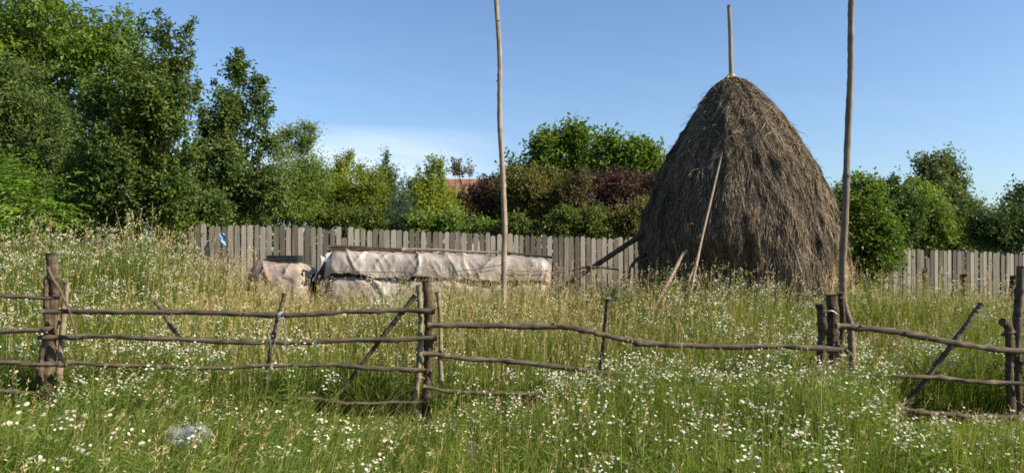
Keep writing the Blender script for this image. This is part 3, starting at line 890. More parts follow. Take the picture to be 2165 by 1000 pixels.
# strands combed down the sides
ns = 110000
zz = np.interp(rng.random(ns) ** .85, [0, 1], [pz[-1] - .01, hg])
zz = np.where(rng.random(ns) < .0, zz, zz); th = rng.random(ns) * 2 * np.pi
ln = rng.uniform(.12, .5, ns)
upz = ss((zz - 3.0) / 1.0)
side_ = rng.normal(0, 1, ns) * (.16 + .55 * upz)
side_ += .55 * upz * np.where(rng.random(ns) < .3, rng.choice([-1, 1], ns), 0)
side_ += (.35 + .6 * upz) * (hayn(th * 4, zz * 2.5) - .5)
pts = []
for s in (0, .5, 1.):
    z2 = np.clip(zz - ln * s * np.cos(np.clip(side_, -1.2, 1.2)), hg - .05, None)
    r_ = np.interp(z2, pz, prr)
    t2 = th + ln * s * np.sin(np.clip(side_, -1.2, 1.2)) / np.maximum(r_, .25)
    p_ = hay_surface(t2, z2)
    outw = np.stack([np.cos(t2), np.sin(t2), .25 + 0 * t2], -1)
    lift = .008 + (.035 * rng.random(ns) if s == 1. else 0) + (.02 * rng.random(ns) if s == .5 else 0)
    if s == 1.: lift = lift + .10 * (rng.random(ns) < .03) * rng.random(ns)
    pts.append(p_ + outw * np.reshape(lift, (-1, 1)))
tan = unit(pts[2] - pts[0]); outw = np.stack([np.cos(th), np.sin(th), .4 + 0 * th], -1)
sv = unit(np.cross(tan, outw + rng.normal(0, .5, (ns, 3))))
w = rng.uniform(.002, .0062, ns)[:, None]
v = np.stack([pts[0] - sv * w, pts[0] + sv * w, pts[1] + sv * w, pts[1] - sv * w, pts[2] + sv * w * .3, pts[2] - sv * w * .3], 1)
i = np.arange(ns) * 6
tint = np.clip(rng.normal(.42, .24, ns) + .28 * (hayn(th * 3.3, zz * 1.2 + 9) - .5) + .20 * (hayn(th * 9 + 5, zz * 4 + 9) - .5), .02, .84)
# a dry golden patch low on the right
pa = np.exp(-((np.angle(np.exp(1j * (th - math.radians(-38)))) / .36) ** 2)) * np.exp(-(((zz - 1.32) / .42) ** 2))
pb = np.exp(-((np.angle(np.exp(1j * (th - math.radians(-44)))) / .09) ** 2)) * np.exp(-(((zz - 1.15) / .22) ** 2))
tint = np.where(pa * rng.random(ns) ** .5 > .22, rng.uniform(.82, 1., ns), tint)
tint = np.clip(tint - .7 * pb, 0, 1)
mb.add(v.reshape(-1, 3), [np.concatenate([np.stack([i, i + 1, i + 2, i + 3], 1), np.stack([i + 3, i + 2, i + 4, i + 5], 1)])], np.repeat(tint, 6))
# a few wisps standing off
for q in range(160):
    t_ = rng.random() * 6.28; z_ = rng.uniform(1.2, 4.5)
    p0 = hay_surface(np.array(t_), np.array(z_)); od = unit(V3(math.cos(t_), math.sin(t_), rng.normal(.2, .5)) + rng.normal(0, .4, 3))
    l_ = rng.uniform(.08, .26)
    mb.tube(spline([p0 - od * .05, p0 + od * l_ * .6, p0 + od * l_ + V3(0, 0, -l_ * .35)], 4), [.004] * 9, 3, q, 0, tint=.45)
mb.build('hay', haym, hs)
ptop = P(1541, 12, HD); pbot = P(1549, 330, HD)
mb = MB(); sp_ = spline([ptop, P(1544, 80, HD), P(1546, 165, HD), pbot], 8)
mb.tube(sp_, np.linspace(.031, .043, len(sp_)), 12, 4, .05); mb.build('centre_pole', M['pole_wood'], hs, smooth=True)
yel = plain_mat('yellow_cloth', (.42, .34, .07), (.62, .5, .13), 25, .7)
mb = MB()
for q in range(2):
    a_ = np.linspace(0, 2 * np.pi, 14)
    c_ = P(1546, 160 + q * 3, HD)
    rr_ = .055 + q * .02
    mb.tube(c_ + np.stack([rr_ * np.cos(a_ + q), rr_ * np.sin(a_ + q), .012 * np.sin(3 * a_ + q)], 1), .014, 6, q, .3, cap=False)
for q in range(7):
    a_ = rng.random() * 6.28; c_ = P(1546, 163, HD)
    e_ = c_ + V3(.13 * math.cos(a_), .13 * math.sin(a_), -.035)
    mb.tube(spline([c_, (c_ + e_) / 2 + V3(0, 0, .02), e_], 4), [.012] * 8 + [.006], 5, q, .2)
mb.build('tie', yel, hs)


def stick(name, label, pts, dia, mat, seed, cat='stick', taper=.75):
    sp_ = spline(pts, 9); r = np.random.default_rng(seed)
    m = len(sp_); tq = np.linspace(0, 1, m)[:, None]; sp_ = sp_ + dia * .12 * np.sin(tq * np.array([[9., 7., 8.]]) + r.random((1, 3)) * 6)
    mb = MB(); mb.tube(sp_, dia / 2 * np.linspace(1, taper, m) * (1 + .06 * r.normal(size=m)), 9, seed, .08)
    return tag(mb.build(name, M[mat], origin=tuple(sp_[0]), smooth=True), label, cat)


def on_ground(p): return V3(p[0], p[1], float(ground_z(p[0], p[1])) - .05)



def lean(px0, py0, d0, px1, py1, d1):
    """straight line through two seen points, run on down into the ground"""
    t_, l_ = P(px1, py1, d1), P(px0, py0, d0)
    dv = (l_ - t_) / (t_[2] - l_[2])
    b_ = l_ + dv * (l_[2] + .08)
    return [b_, l_, t_]


stick('leaning_pole', 'long pale thin pole leaning on the front of the haystack', lean(1468, 580, 11.0, 1526, 322, 11.70), .06, 'pole_wood', 51, 'pole', .5)
stick('leaning_stick', 'short pale peeled stick leaning at the shaded foot of the haystack', lean(1420, 582, 11.05, 1450, 528, 11.3), .065, 'pole_wood', 52)
stick('leaning_stick', 'shorter pale stick right beside the long leaning pole', lean(1458, 590, 11.05, 1474, 552, 11.2), .04, 'pole_wood', 53)
stick('prop_log', 'thick dark pole propped against the left flank of the haystack', [P(1180, 615, 12.3), P(1235, 577, 12.4), P(1300, 533, 12.6), P(1375, 487, 12.8)], .085, 'dark_wood', 54, 'pole', 1.0)
stick('prop_log', 'short dark pole propped at the left foot of the haystack', [on_ground(P(1310, 620, 12.2)), P(1330, 580, 12.3), P(1366, 535, 12.6)], .065, 'dark_wood', 55, 'pole', .9)
stick('fallen_branch', 'thin dark branch lying level across the foot of the propped pole', [P(1205, 572, 12.15), P(1255, 564, 12.2), P(1308, 571, 12.3)], .045, 'dark_wood', 56, 'branch', .5)

# ------------------------------------------------------------------ stacks under plastic
def sheet_mat(name, c0, c1, c2):
    m, nt, out = new_mat(name)
    tc = nt.nodes.new('ShaderNodeTexCoord')
    n = nt.nodes.new('ShaderNodeTexNoise'); n.inputs['Scale'].default_value = 1.6; n.inputs['Detail'].default_value = 4; n.inputs['Distortion'].default_value = .6
    mp = nt.nodes.new('ShaderNodeMapping'); mp.inputs['Scale'].default_value = (1, 1, .55)
    nt.links.new(tc.outputs['Object'], mp.inputs[0]); nt.links.new(mp.outputs[0], n.inputs[0])
    c = ramp(nt, n.outputs[0], [(.3, c0), (.5, c1), (.68, c2)])
    b = nt.nodes.new('ShaderNodeBsdfPrincipled'); b.inputs['Roughness'].default_value = .42; b.inputs['Specular IOR Level'].default_value = .4
    nt.links.new(c, b.inputs['Base Color'])
    n2 = nt.nodes.new('ShaderNodeTexNoise'); n2.inputs['Scale'].default_value = 3.5; n2.inputs['Detail'].default_value = 3; n2.inputs['Distortion'].default_value = 1.5
    nt.links.new(mp.outputs[0], n2.inputs[0])
    bp = nt.nodes.new('ShaderNodeBump'); bp.inputs['Strength'].default_value = .35; bp.inputs['Distance'].default_value = .08
    nt.links.new(n2.outputs[0], bp.inputs['Height']); nt.links.new(bp.outputs[0], b.inputs['Normal'])
    nt.links.new(b.outputs[0], out.inputs[0])
    return m


M['plastic'] = sheet_mat('clear_plastic', (.20, .17, .16), (.31, .265, .235), (.46, .42, .39))
M['plastic2'] = sheet_mat('dirty_plastic', (.19, .145, .12), (.28, .22, .18), (.40, .335, .29))
M['tarp_blue'] = sheet_mat('grey_tarp', (.20, .22, .24), (.30, .33, .35), (.42, .45, .46))


def sheet(prof, x0, x1, yc, topz, seed, amp=.05, nx=90, sag=.04, name='plastic_sheet', mat='plastic', parent=None, endround=.25, th=.008):
    """plastic draped along x: prof is a list of (y offset, z drop below the top) running from the near hem over the top to the far hem"""
    pr = spline(np.array([(a, b, 0) for a, b in prof]), 9)[:, :2]
    m = len(pr)
    na, nb = make_noise(seed), make_noise(seed + 1)
    xs = np.linspace(x0, x1, nx)
    X, K = np.meshgrid(xs, np.arange(m))
    # arc position
    arc = np.concatenate([[0], np.cumsum(np.linalg.norm(np.diff(pr, axis=0), axis=1))])
    A = arc[K]
    e = np.minimum((X - x0), (x1 - X)) / endround
    er = 1 - (1 - np.clip(e, 0, 1)) ** 2.2
    Y = pr[:, 0][K]; Z = pr[:, 1][K]
    tang = np.gradient(pr, axis=0); tang /= np.linalg.norm(tang, axis=1)[:, None]
    nrm = np.stack([-tang[:, 1], tang[:, 0]], 1)
    sl_ = A * .9 + X * .35
    cre = lambda f, a, b_: (1 - 2 * np.abs(f(a, b_) - .5))
    fold = amp * (.9 * (na(X * 1.3 + 3, A * 1.5) - .5)
                  + .55 * (cre(nb, X * 2.1 + sl_, A * 1.1 - X * .9 + 4) ** 6 - .25)
                  + .40 * (cre(na, X * 3.3 - A * 3.2 + 9, A * 1.3 + X * .8) ** 5 - .25)
                  + .22 * (cre(nb, X * 7 + A * 5, A * 2.2 - X * 2 + 30) ** 3 - .3))
    tz = topz(X)
    px_ = X.copy()
    yy_ = yc + Y * (.72 + .28 * er) + nrm[:, 0][K] * fold
    zz_ = tz + Z - (1 - er) * .16 + nrm[:, 1][K] * fold + (Z < -.05) * (np.abs(Z) > .2) * (.10 * (nb(X * 3.3, 7.7 + 0 * X) - .6) + .05 * (na(X * 9, 3.3 + 0 * X) - .5)) - sag * (na(X * .9, 5.5 + 0 * X) - .3) * (Z < -.02)
    v = np.stack([px_, yy_, zz_], -1).reshape(-1, 3)
    i = (np.arange(m - 1)[:, None] * nx + np.arange(nx - 1)[None]).ravel()
    q = np.stack([i, i + 1, i + nx + 1, i + nx], 1)
    me = mesh_from(name, v, [q], [M[mat]], np.full(len(v), .5), smooth=True)
    o = link(name, me, parent)
    so_ = o.modifiers.new('thickness', 'SOLIDIFY'); so_.thickness = th
    return o


SD = 12.6
sk = F / SD
X0, X1 = (682 - CX) / sk, (1168 - CX) / sk
zt0, zt1 = EYE + (HY - 531) / sk, EYE + (HY - 545) / sk
tn_ = make_noise(404)
topz = lambda x: zt0 - .03 + (zt1 - zt0) * ss((x - X0) / (X1 - X0)) + .09 * (tn_(np.asarray(x) * 1.1 + 20, 1.5 + 0 * np.asarray(x)) - .5)
sy = SD + .55
st = thing('covered_woodpile', 'long woodpile under wrinkled pale plastic sheets with poles on top', 'woodpile', ((X0 + X1) / 2, sy, 0))
# firewood core, seen at the ends and in the gap
mb = MB(); rng = np.random.default_rng(15)
for row in range(10):
    zc = .12 + row * .148
    for q in range(4):
        xs_ = X0 + .10 + (X1 - X0 - .2) * q / 4
        for s in range(6):
            mb.tube([(xs_ + rng.normal(0, .02), sy - .42 + s * .165, zc + rng.normal(0, .012)), (xs_ + (X1 - X0 - .2) / 4 - .03, sy - .42 + s * .165, zc)], .07 + rng.normal(0, .006), 7, row * 30 + q * 6 + s, .1, rng.random())
mb.build('timber', M['dark_wood'], st)
sheet([(-.62, -.36), (-.60, -.16), (-.52, -.02), (-.25, .03), (.25, .03), (.52, -.02), (.585, -.14), (.6, -.34)], X0, X1, sy, topz, 61, .07, 200, name='plastic_sheet', parent=st)
low = lambda x: topz(x) - .40 + .02 * np.sin(x * 3)
sheet([(-.66, -1.25), (-.655, -.9), (-.64, -.5), (-.62, -.15), (-.56, -.03), (-.48, 0), (-.40, -.03)], X0 + .02, X1 - .03, sy, low, 63, .075, 200, name='plastic_sheet', parent=st)
mb = MB()
# flap of grey tarpaulin over the left end
gu, gv = np.meshgrid(np.linspace(0, 1, 14), np.linspace(0, 1, 12))
fx = X0 - .03 - .10 * gv + .05 * np.sin(gu * 9 + gv * 4); fy = sy - .58 + 1.1 * gu; fz = zt0 + .03 - (.10 + .42 * gv) - .05 * np.sin(gu * 7)
vv = np.stack([fx, fy, fz], -1).reshape(-1, 3)
i = (np.arange(11)[:, None] * 14 + np.arange(13)[None]).ravel()
mb.add(vv, [np.stack([i, i + 1, i + 15, i + 14], 1)])
mb.build('end_flap', M['tarp_blue'], st, smooth=True)
mb = MB()
for (a, b_) in [((945, 575), (1060, 560)), ((700, 572), (880, 574)), ((1060, 570), (1160, 572))]:
    mb.tube(spline([P(*a, SD - .09), P((a[0] + b_[0]) / 2, (a[1] + b_[1]) / 2 + 2, SD - .11), P(*b_, SD - .09)], 8), .006, 5, 1, 0)
mb.build('cord', M['twig'], st)
for k, (a, b_, dd_, dia, mt, lab) in enumerate([
        ((694, 522), (905, 530), .35, .06, 'dark_wood', 'dark crooked pole laid on the left half of the covered woodpile'),
        ((850, 527), (1068, 535), .22, .05, 'pole_wood', 'pale straight pole laid along the middle of the covered woodpile'),
        ((1040, 533), (1168, 545), .38, .06, 'dark_wood', 'dark pole laid on the right half of the covered woodpile'),
        ((690, 527), (880, 533), .12, .04, 'post_wood', 'thin brown pole laid along the front edge of the woodpile cover')]):
    stick('weight_pole', lab, [P(*a, SD + dd_), P((a[0] + b_[0]) / 2, (a[1] + b_[1]) / 2 - 1, SD + dd_), P(*b_, SD + dd_)], dia, mt, 80 + k, 'pole')
# smaller stack to the left
X2, X3 = (519 - CX) / sk, (652 - CX) / sk
g2 = float(ground_z((X2 + X3) / 2, SD + .4))
topb = lambda x: EYE + (HY - 556) / sk - .06 * ss((x - X2) / (X3 - X2)) + 0 * x
s2 = thing('covered_stack', 'smaller brownish stack under dirty plastic left of the long woodpile', 'woodpile', ((X2 + X3) / 2, SD + .45, g2))
mb = MB()
for row in range(7):
    for s in range(5):
        mb.tube([(X2 + .08, SD + .1 + s * .165, g2 + .1 + row * .17), (X3 - .1, SD + .1 + s * .165, g2 + .1 + row * .17)], .078, 7, row * 7 + s, .1, rng.random())
mb.build('timber', M['dark_wood'], s2)
sheet([(-.52, -1.2), (-.5, -.8), (-.48, -.4), (-.46, -.12), (-.40, -.01), (-.2, .03), (.2, .03), (.42, -.03), (.5, -.4), (.52, -1.2)], X2, X3, SD + .45, topb, 65, .065, 90, name='plastic_sheet', mat='plastic2', parent=s2)
# black crate on it
blk = plain_mat('black_rubber', (.012, .012, .013), (.03, .03, .032), 15, .5)
c = P(603, 549, SD + .5)
cr = thing('black_crate', 'black open plastic crate lying on the smaller covered stack', 'crate', tuple(c - V3(0, 0, .09)))
mb = MB()
mb.box(c + V3(0, 0, -.08), (.50, .34, .02), .05); mb.build('base', blk, cr)
for (ox, oy, sx, sy_) in [(0, -.17, .52, .02), (0, .17, .52, .02), (-.26, 0, .02, .32), (.26, 0, .02, .32)]:
    mb = MB(); mb.box(c + V3(ox, oy, .0), (sx, sy_, .15), .05 * 0)
    for q in range(3): mb.box(c + V3(ox, oy - .004, -.05 + q * .055), (sx + .012, sy_ + .012, .012))
    mb.build('side', blk, cr)
# brush pile right of the stack
rng = np.random.default_rng(21)
mb = MB()
bc = P(1215, 600, 12.7); bc[2] = 0
for q in range(170):
    a_ = rng.uniform(0, 6.28); p0 = bc + V3(rng.normal(0, .26), rng.normal(0, .25), rng.uniform(0, .5))
    dv = V3(rng.normal(0, .5), rng.normal(0, .4), rng.uniform(.1, 1.2)); l_ = rng.uniform(.25, .8)
    p1 = p0 + dv * l_ * .5 + rng.normal(0, .05, 3); p2 = p0 + dv * l_ + rng.normal(0, .1, 3)
    sp_ = spline([p0, p1, p2], 3)
    mb.tube(sp_, np.linspace(.012, .004, len(sp_)), 5, q, .1, rng.random())
tag(mb.build('brush_pile', M['twig'], origin=tuple(bc)), 'tangled heap of dry brush between the woodpile and the propped dark pole', 'brushwood')

# ------------------------------------------------------------------ loose stakes in the meadow on the right
for (px, py, bx, d, dia, lab, sd_) in [
        (1956, 567, 1951, 13.2, .07, 'slim dark stake in front of the pickets right of the bright bush', 1),
        (2038, 579, 2036, 12.2, .09, 'thick short dark stake standing in the middle of the right meadow', 2),
        (2140, 581, 2134, 12.4, .10, 'broad dark stump-like stake near the right edge', 3)]:
    p0 = P(px, py, d); p1 = P(bx, py + 60, d); g_ = float(ground_z(p1[0], d))
    o = stick('stake', lab, [V3(p1[0], d, g_ - .1), V3((p1[0] * .6 + p0[0] * .4), d, g_ * .5 + .45), p0], dia, 'dark_wood', 90 + sd_, 'stake', 1.05)
    if sd_ == 3:
        pass

# ------------------------------------------------------------------ crumpled clear bag in the near grass
M['bag'] = plain_mat('clear_bag', (.42, .46, .49), (.62, .66, .69), 14, .2, .5, .4, .2, .27)
bc = P(395, 905, 5.35); gb = float(ground_z(bc[0], bc[1]))
bc[2] = max(bc[2] - .05, gb + .10)
nb1, nb2 = make_noise(301), make_noise(302)
mb = MB()
for (ox, oy, oz, su, sv_, ph) in [(0, 0, 0, .17, .12, 0.), (.05, .03, .03, .11, .10, 4.2), (-.07, -.02, .01, .09, .09, 8.1)]:
    U, W_ = np.meshgrid(np.linspace(-1, 1, 40), np.linspace(-1, 1, 30))
    rg = (1 - 2 * np.abs(nb1(U * 2.2 + W_ * 1.3 + ph + 9, W_ * 2.4 - U + ph + 9) - .5)) ** 3
    edge = 1 + .25 * (nb2(np.arctan2(W_, U) * 2 + 9 + ph, 3.3) - .5)
    z = .10 * rg + .05 * nb2(U * 3 + 20, W_ * 3 + ph + 9) - .07 * (U ** 2 + W_ ** 2)
    v = np.stack([bc[0] + ox + su * U * edge * np.sqrt(1 - .45 * W_ ** 2), bc[1] + oy + sv_ * W_ * edge * np.sqrt(1 - .45 * U ** 2), bc[2] + oz - .05 + z], -1).reshape(-1, 3)
    i = (np.arange(29)[:, None] * 40 + np.arange(39)[None]).ravel()
    mb.add(v, [np.stack([i, i + 1, i + 41, i + 40], 1)])
tag(mb.build('plastic_bag', M['bag'], origin=tuple(bc - V3(0, 0, .1))), 'crumpled clear plastic bag lying in the near grass', 'bag')

# ------------------------------------------------------------------ the meadow
rng = np.random.default_rng(123)


def sample(n, y0, y1, wid=.80, pad=1.2, power=1.):
    y = y0 + (y1 - y0) * rng.random(int(n * 1.0)) ** power
    ymax = wid * y1 + pad
    x = rng.uniform(-1, 1, len(y)) * (wid * y + pad)
    return x, y


def keep(x, y):
    k = ((x - hx) ** 2 + (y - HD) ** 2 > 1.66 ** 2)
    k &= ~((x > X0 - .05) & (x < X1 + .05) & (y > sy - .62) & (y < sy + .6))
    k &= ~((x > X2) & (x < X3) & (y > SD) & (y < SD + .95))
    k &= y < fence_y(x) - .06
    return k


bagxy = bc[:2]


def height(x, y):
    h = np.interp(y, [3, 5.3, 6.5, 7.6, 9, 11, 13, 18], [.60, .56, .46, .60, .80, .95, .97, .84])
    h = h * (.72 + .55 * N3(x * .9 + 3, y * .9))
    h = h + .54 * ss((-x - 4.7) / 1.7) * ss((y - 8.5) / 3.5)
    h = h + .33 * np.exp(-(((x - 3.7) / 2.9) ** 4) - (((y - 11.0) / .9) ** 2)) + .18 * np.exp(-(((x + 1.6) / 2.6) ** 4) - (((y - 11.7) / .6) ** 2))
    h = h * (.8 + .4 * N4(x * 3.1, y * 3.1))
    h = h + .19 * ss((x - .0) / 1.2) * ss((.50 - x / y) / .06) * ss((7.6 - y) / 1.2)
    h = h * (1 - .16 * ss((x - 5.6) / 1.) * ss((y - 11.5) / 1.5))
    dl = np.exp(-(((x + 1.3) / 1.3) ** 4)) * np.exp(-(((y - 6.4) / .85) ** 4))   # trampled in front of the second bay
    dl = np.maximum(dl, 0 * x)
    dl = np.maximum(dl, .75 * ss((-x - 3.6) / .5) * np.exp(-(((y - 6.4) / .9) ** 4)))
    h = h * (1 - .70 * dl)
    bagd = np.exp(-(((x - bagxy[0] ) / .26) ** 2)) * ss((bagxy[1] + .15 - y) / .1) * ss((y - 3.9) / .4)
    # sparse, grazed-down growth where the lowest rails show
    a_ = x / y
    cap = .06 + np.clip(7.25 - y, 0, 9) * .20
    bare = (((a_ > .515) | ((a_ > -.27) & (a_ < -.11))) & (y < 7.3) & (y > 3.8)) * ss((N2(x * 2.1 + 30, y * 2.1) + .42) / .6)
    h = np.where(bare > .5, np.minimum(h, cap), h)
    return np.maximum(h * (1 - .18 * bagd), .07)


def dryness(x, y):
    d = np.exp(-(((y - 11.2) / 2.6) ** 2)) * (.45 + .85 * N2(x * .55, y * .55))
    d = d * (1 - .85 * ss((-x - 4.2) / 1.5)) * (1 - .45 * ss((x - 1.5) / 2.5))
    return np.clip(d, 0, 1)


def blade_mesh(x, y, h, w, lean, az, tint, wind=.0):
    n = len(x)
    z0 = ground_z(x, y) - .01
    dx, dy = np.cos(az) * lean + wind, np.sin(az) * lean
    fa = az + np.pi / 2 + rng.normal(0, .8, n)
    sx, sy2 = np.cos(fa), np.sin(fa)
    ts = np.array([0, .4, .75, 1.]); ws = np.array([1, .9, .6, 0.])
    V = []
    for t, q in zip(ts, ws):
        cx = x + dx * h * t ** 1.9; cy = y + dy * h * t ** 1.9
        cz = z0 + h * t * (1 - .22 * np.clip(np.hypot(dx, dy), 0, 1.3) * t)
        if q > 0:
            V.append(np.stack([cx - sx * w * q / 2, cy - sy2 * w * q / 2, cz], 1)); V.append(np.stack([cx + sx * w * q / 2, cy + sy2 * w * q / 2, cz], 1))
        else:
            V.append(np.stack([cx, cy, cz], 1))
    v = np.stack(V, 1)
    i = np.arange(n) * 7
    quads = np.concatenate([np.stack([i, i + 1, i + 3, i + 2], 1), np.stack([i + 2, i + 3, i + 5, i + 4], 1)])
    tris = np.stack([i + 4, i + 5, i + 6], 1)
    return v.reshape(-1, 3), tris, quads, np.repeat(tint, 7)


grass_m = leaf_mat('grass', [(0, (.055, .09, .012)), (.3, (.12, .175, .024)), (.55, (.20, .245, .042)), (.75, (.30, .285, .08)), (1, (.45, .35, .15))], .45, .5, .3, (1.2, 1.2, .6))
XS, YS = [], []
for (n, a, b_, p_) in [(170000, 2.5, 7.6, .75), (150000, 7.4, 12.2, .8), (70000, 12, 18.6, 1.)]:
    x, y = sample(n, a, b_, power=p_); k = keep(x, y); XS.append(x[k]); YS.append(y[k])
x = np.concatenate(XS); y = np.concatenate(YS)
gap = N1(x * 2.3 + 9, y * 2.3) * .6 + N3(x * 5.1, y * 5.1) * .4
k = rng.random(len(x)) < np.where(y < 7.4, .08 + ss((gap - .36) / .22), .14 + ss((gap - .32) / .28))
x, y = x[k], y[k]
ax2, ay2 = rng.uniform(-3.6, 1.2, 900), rng.uniform(3.6, 6.6, 900); k2 = np.abs(ax2) < ay2 * .78
x = np.concatenate([x, ax2[k2]]); y = np.concatenate([y, ay2[k2]]); n = len(x); narch = int(k2.sum())
h = height(x, y) * rng.uniform(.4, 1.1, n) + (culm := rng.random(n) < .10) * rng.uniform(.05, .24, n) * np.where((y > 5.6) & (y < 7.3), .3, 1)
w = np.interp(y, [3, 6, 9, 17], [.0036, .005, .0075, .012]) * rng.uniform(.7, 1.4, n)
tint = .28 + .22 * rng.normal(size=n) * .6 + .22 * (N4(x * .7, y * .7) - .5) + dryness(x, y) * .42 * rng.random(n) + .25 * (rng.random(n) < .06)
wind = np.where((x < -.5) & (y < 7), .22, .05)
arch = np.zeros(n, bool); arch[-narch:] = True
h = np.where(arch, rng.uniform(.45, .75, n), h); wind = np.where(arch, rng.uniform(.25, .75, n), wind); tint = np.where(arch, rng.uniform(.55, .9, n), tint)
v, tris, quads, tt = blade_mesh(x, y, h, w, np.where(culm, .35, 1.) * np.abs(rng.normal(.32, .22, n)), rng.random(n) * 6.28, np.clip(np.where(culm, .5 + .25 * rng.random(n), tint), 0, 1), wind)
me = mesh_from('meadow_grass', v, [tris, quads], [grass_m], tt)
tag(link('meadow_grass', me), 'tall green and straw-coloured meadow grass filling the field', 'grass', kind='stuff')

# dry seed-headed stems
dry_m = leaf_mat('dry_stem', [(0, (.28, .20, .08)), (.5, (.44, .33, .155)), (1, (.58, .47, .27))], .25, .6, .2, (1, 1, .8))
XS, YS = [], []
for (n, a, b_) in [(2600, 2.8, 7.4), (15000, 7.4, 12.6), (7000, 12.4, 15.6)]:
    x, y = sample(n, a, b_); k = keep(x, y); XS.append(x[k]); YS.append(y[k])
x = np.concatenate(XS); y = np.concatenate(YS)
k = rng.random(len(x)) < np.where(y < 7.4, .45 + .5 * (N2(x, y) - .4), .18 + dryness(x, y) * .9)
x, y = x[k], y[k]; ex = rng.uniform(-8.2, -4.2, 40); ey = rng.uniform(11.5, 13.6, 40)
x = np.concatenate([x, ex]); y = np.concatenate([y, ey]); n = len(x)
h = (height(x, y) * rng.uniform(.85, 1.22, n) + .06); h[-40:] = rng.uniform(1.2, 1.9, 40)
az_ = rng.random(n) * 6.28; lean = np.abs(rng.normal(.14, .14, n)); tint = rng.random(n)
w = np.interp(y, [3, 8, 17], [.0026, .0045, .008])
v1, t1, q1, tt1 = blade_mesh(x, y, h, w, lean, az_, tint, np.where((x < -.5) & (y < 7), .25, .06))
tips = v1.reshape(-1, 7, 3)[:, 6]; prev = v1.reshape(-1, 7, 3)[:, 4]
ax_ = unit(tips - prev)
# seed head: a cluster of small spikelets along the last stretch of the stem
hv = []; ht = []
for q in range(7):
    s = rng.random(n) * np.interp(y, [3, 8, 17], [.10, .13, .16])
    pos = tips - ax_ * s[:, None]
    axs = unit(ax_ + rng.normal(0, .35, (n, 3)) + np.array([0, 0, -.25]))
    hv.append(leaf_arrays(rng, pos, axs, rng.uniform(.02, .045, n) * np.interp(y, [3, 17], [.8, 1.3]), rng.uniform(.006, .011, n) * np.interp(y, [3, 17], [.7, 1.5]), .2)); ht.append(np.clip(tint + .15, 0, 1))
hv = np.concatenate(hv).reshape(-1, 3); ht = np.repeat(np.concatenate(ht), 4)
off = len(v1); i = off + np.arange(len(hv) // 4) * 4
me = mesh_from('dry_grass', np.concatenate([v1, hv]), [np.concatenate([t1, np.stack([i, i + 1, i + 2], 1), np.stack([i, i + 2, i + 3], 1)]), q1], [dry_m], np.concatenate([tt1, ht]))
tag(link('dry_grass', me), 'straw-coloured seed heads and dry stems standing over the green grass', 'grass', kind='stuff')

# fleabane: leafy stems carrying loose heads of small white flowers
fl_m = leaf_mat('flower_stem', [(0, (.075, .125, .02)), (.5, (.135, .205, .036)), (1, (.20, .26, .06))], .45, .5, .3, (1.2, 1.2, .5))
pet_m = plain_mat('petal', (.64, .62, .52), (.76, .74, .64), 40, .7, .2, .3)
XS, YS = [], []
for (n, a, b_) in [(6500, 2.9, 7.5), (5600, 7.4, 11.5), (4600, 11, 15.4)]:
    x, y = sample(n, a, b_, .76, .8); k = keep(x, y); XS.append(x[k]); YS.append(y[k])
x = np.concatenate(XS); y = np.concatenate(YS)
pat = ss((N1(x * .8 + 5, y * .8) - .25) / .4)
dens = pat * np.interp(y, [3, 6, 7.5, 9, 14], [.30, .55, .55, .55, .75])
dens = dens * np.where((x < .3) & (y < 7.5), .38, 1.) * np.where(x > 4.6, .8, 1.)
dens = np.maximum(dens, .95 * np.exp(-(((x - 1.35) / .8) ** 2) - (((y - 6.5) / .45) ** 2)))
dens = np.maximum(dens, .9 * ss((-x - 3.9) / 1.5) * ss((y - 8) / 2))
dens = dens * (1 - .6 * dryness(x, y)) * (1 - .6 * np.exp(-(((x - bagxy[0]) / .35) ** 2)) * (y < bagxy[1] + .15))
fl_ = rng.random(len(x)) < dens * np.where(y < 7.4, .40, .95)
k = fl_ | (rng.random(len(x)) < np.where(y < 7.5, .62, .3))
fl_ = fl_[k]
x, y = x[k], y[k]; n = len(x)
h = height(x, y) * rng.uniform(.8, 1.12, n) + .03 - .05 * (~fl_)
# taller sprays standing right along the pole fence
exs, eys, ehs = [], [], []
for (cx_, cy_, sx_, k_n) in [(395, 728, 34, 16), (345, 760, 30, 7), (160, 792, 22, 7), (290, 800, 40, 6), (620, 700, 16, 6), (560, 770, 40, 6), (700, 780, 40, 5), (985, 845, 40, 8),
                             (1145, 782, 60, 22), (1230, 790, 50, 18), (1300, 752, 40, 14), (1350, 790, 60, 22), (1460, 785, 60, 16), (1560, 770, 60, 14), (1640, 740, 40, 8),
                             (1700, 775, 50, 12), (1830, 775, 40, 10), (1870, 745, 30, 5), (1000, 900, 60, 8), (1180, 880, 90, 14), (1400, 880, 120, 18), (1650, 860, 100, 16), (1800, 850, 60, 8)]:
    yy_ = rng.uniform(5.9, 7.05, k_n) if cy_ < 830 else rng.uniform(5.0, 6.1, k_n)
    pxx = cx_ + rng.normal(0, sx_, k_n); pyy = cy_ + np.abs(rng.normal(0, 22, k_n)) - 8
    xx_ = (pxx - CX) / F * yy_
    exs.append(xx_); eys.append(yy_); ehs.append(np.clip(EYE + (HY - pyy) / F * yy_ - ground_z(xx_, yy_), .3, 1.05))
exs = np.concatenate(exs); x = np.concatenate([x, exs]); y = np.concatenate([y, np.concatenate(eys)]); h = np.concatenate([h, np.concatenate(ehs)])
fl_ = np.concatenate([fl_, np.ones(len(exs), bool)]); n = len(x)
az_ = rng.random(n) * 6.28; tint = rng.random(n)
v1, t1, q1, tt1 = blade_mesh(x, y, h, np.interp(y, [3, 8, 17], [.004, .005, .008]), np.abs(rng.normal(.1, .08, n)), az_, tint)
g7 = v1.reshape(-1, 7, 3)
tips = g7[:, 6]; base = g7[:, 0]
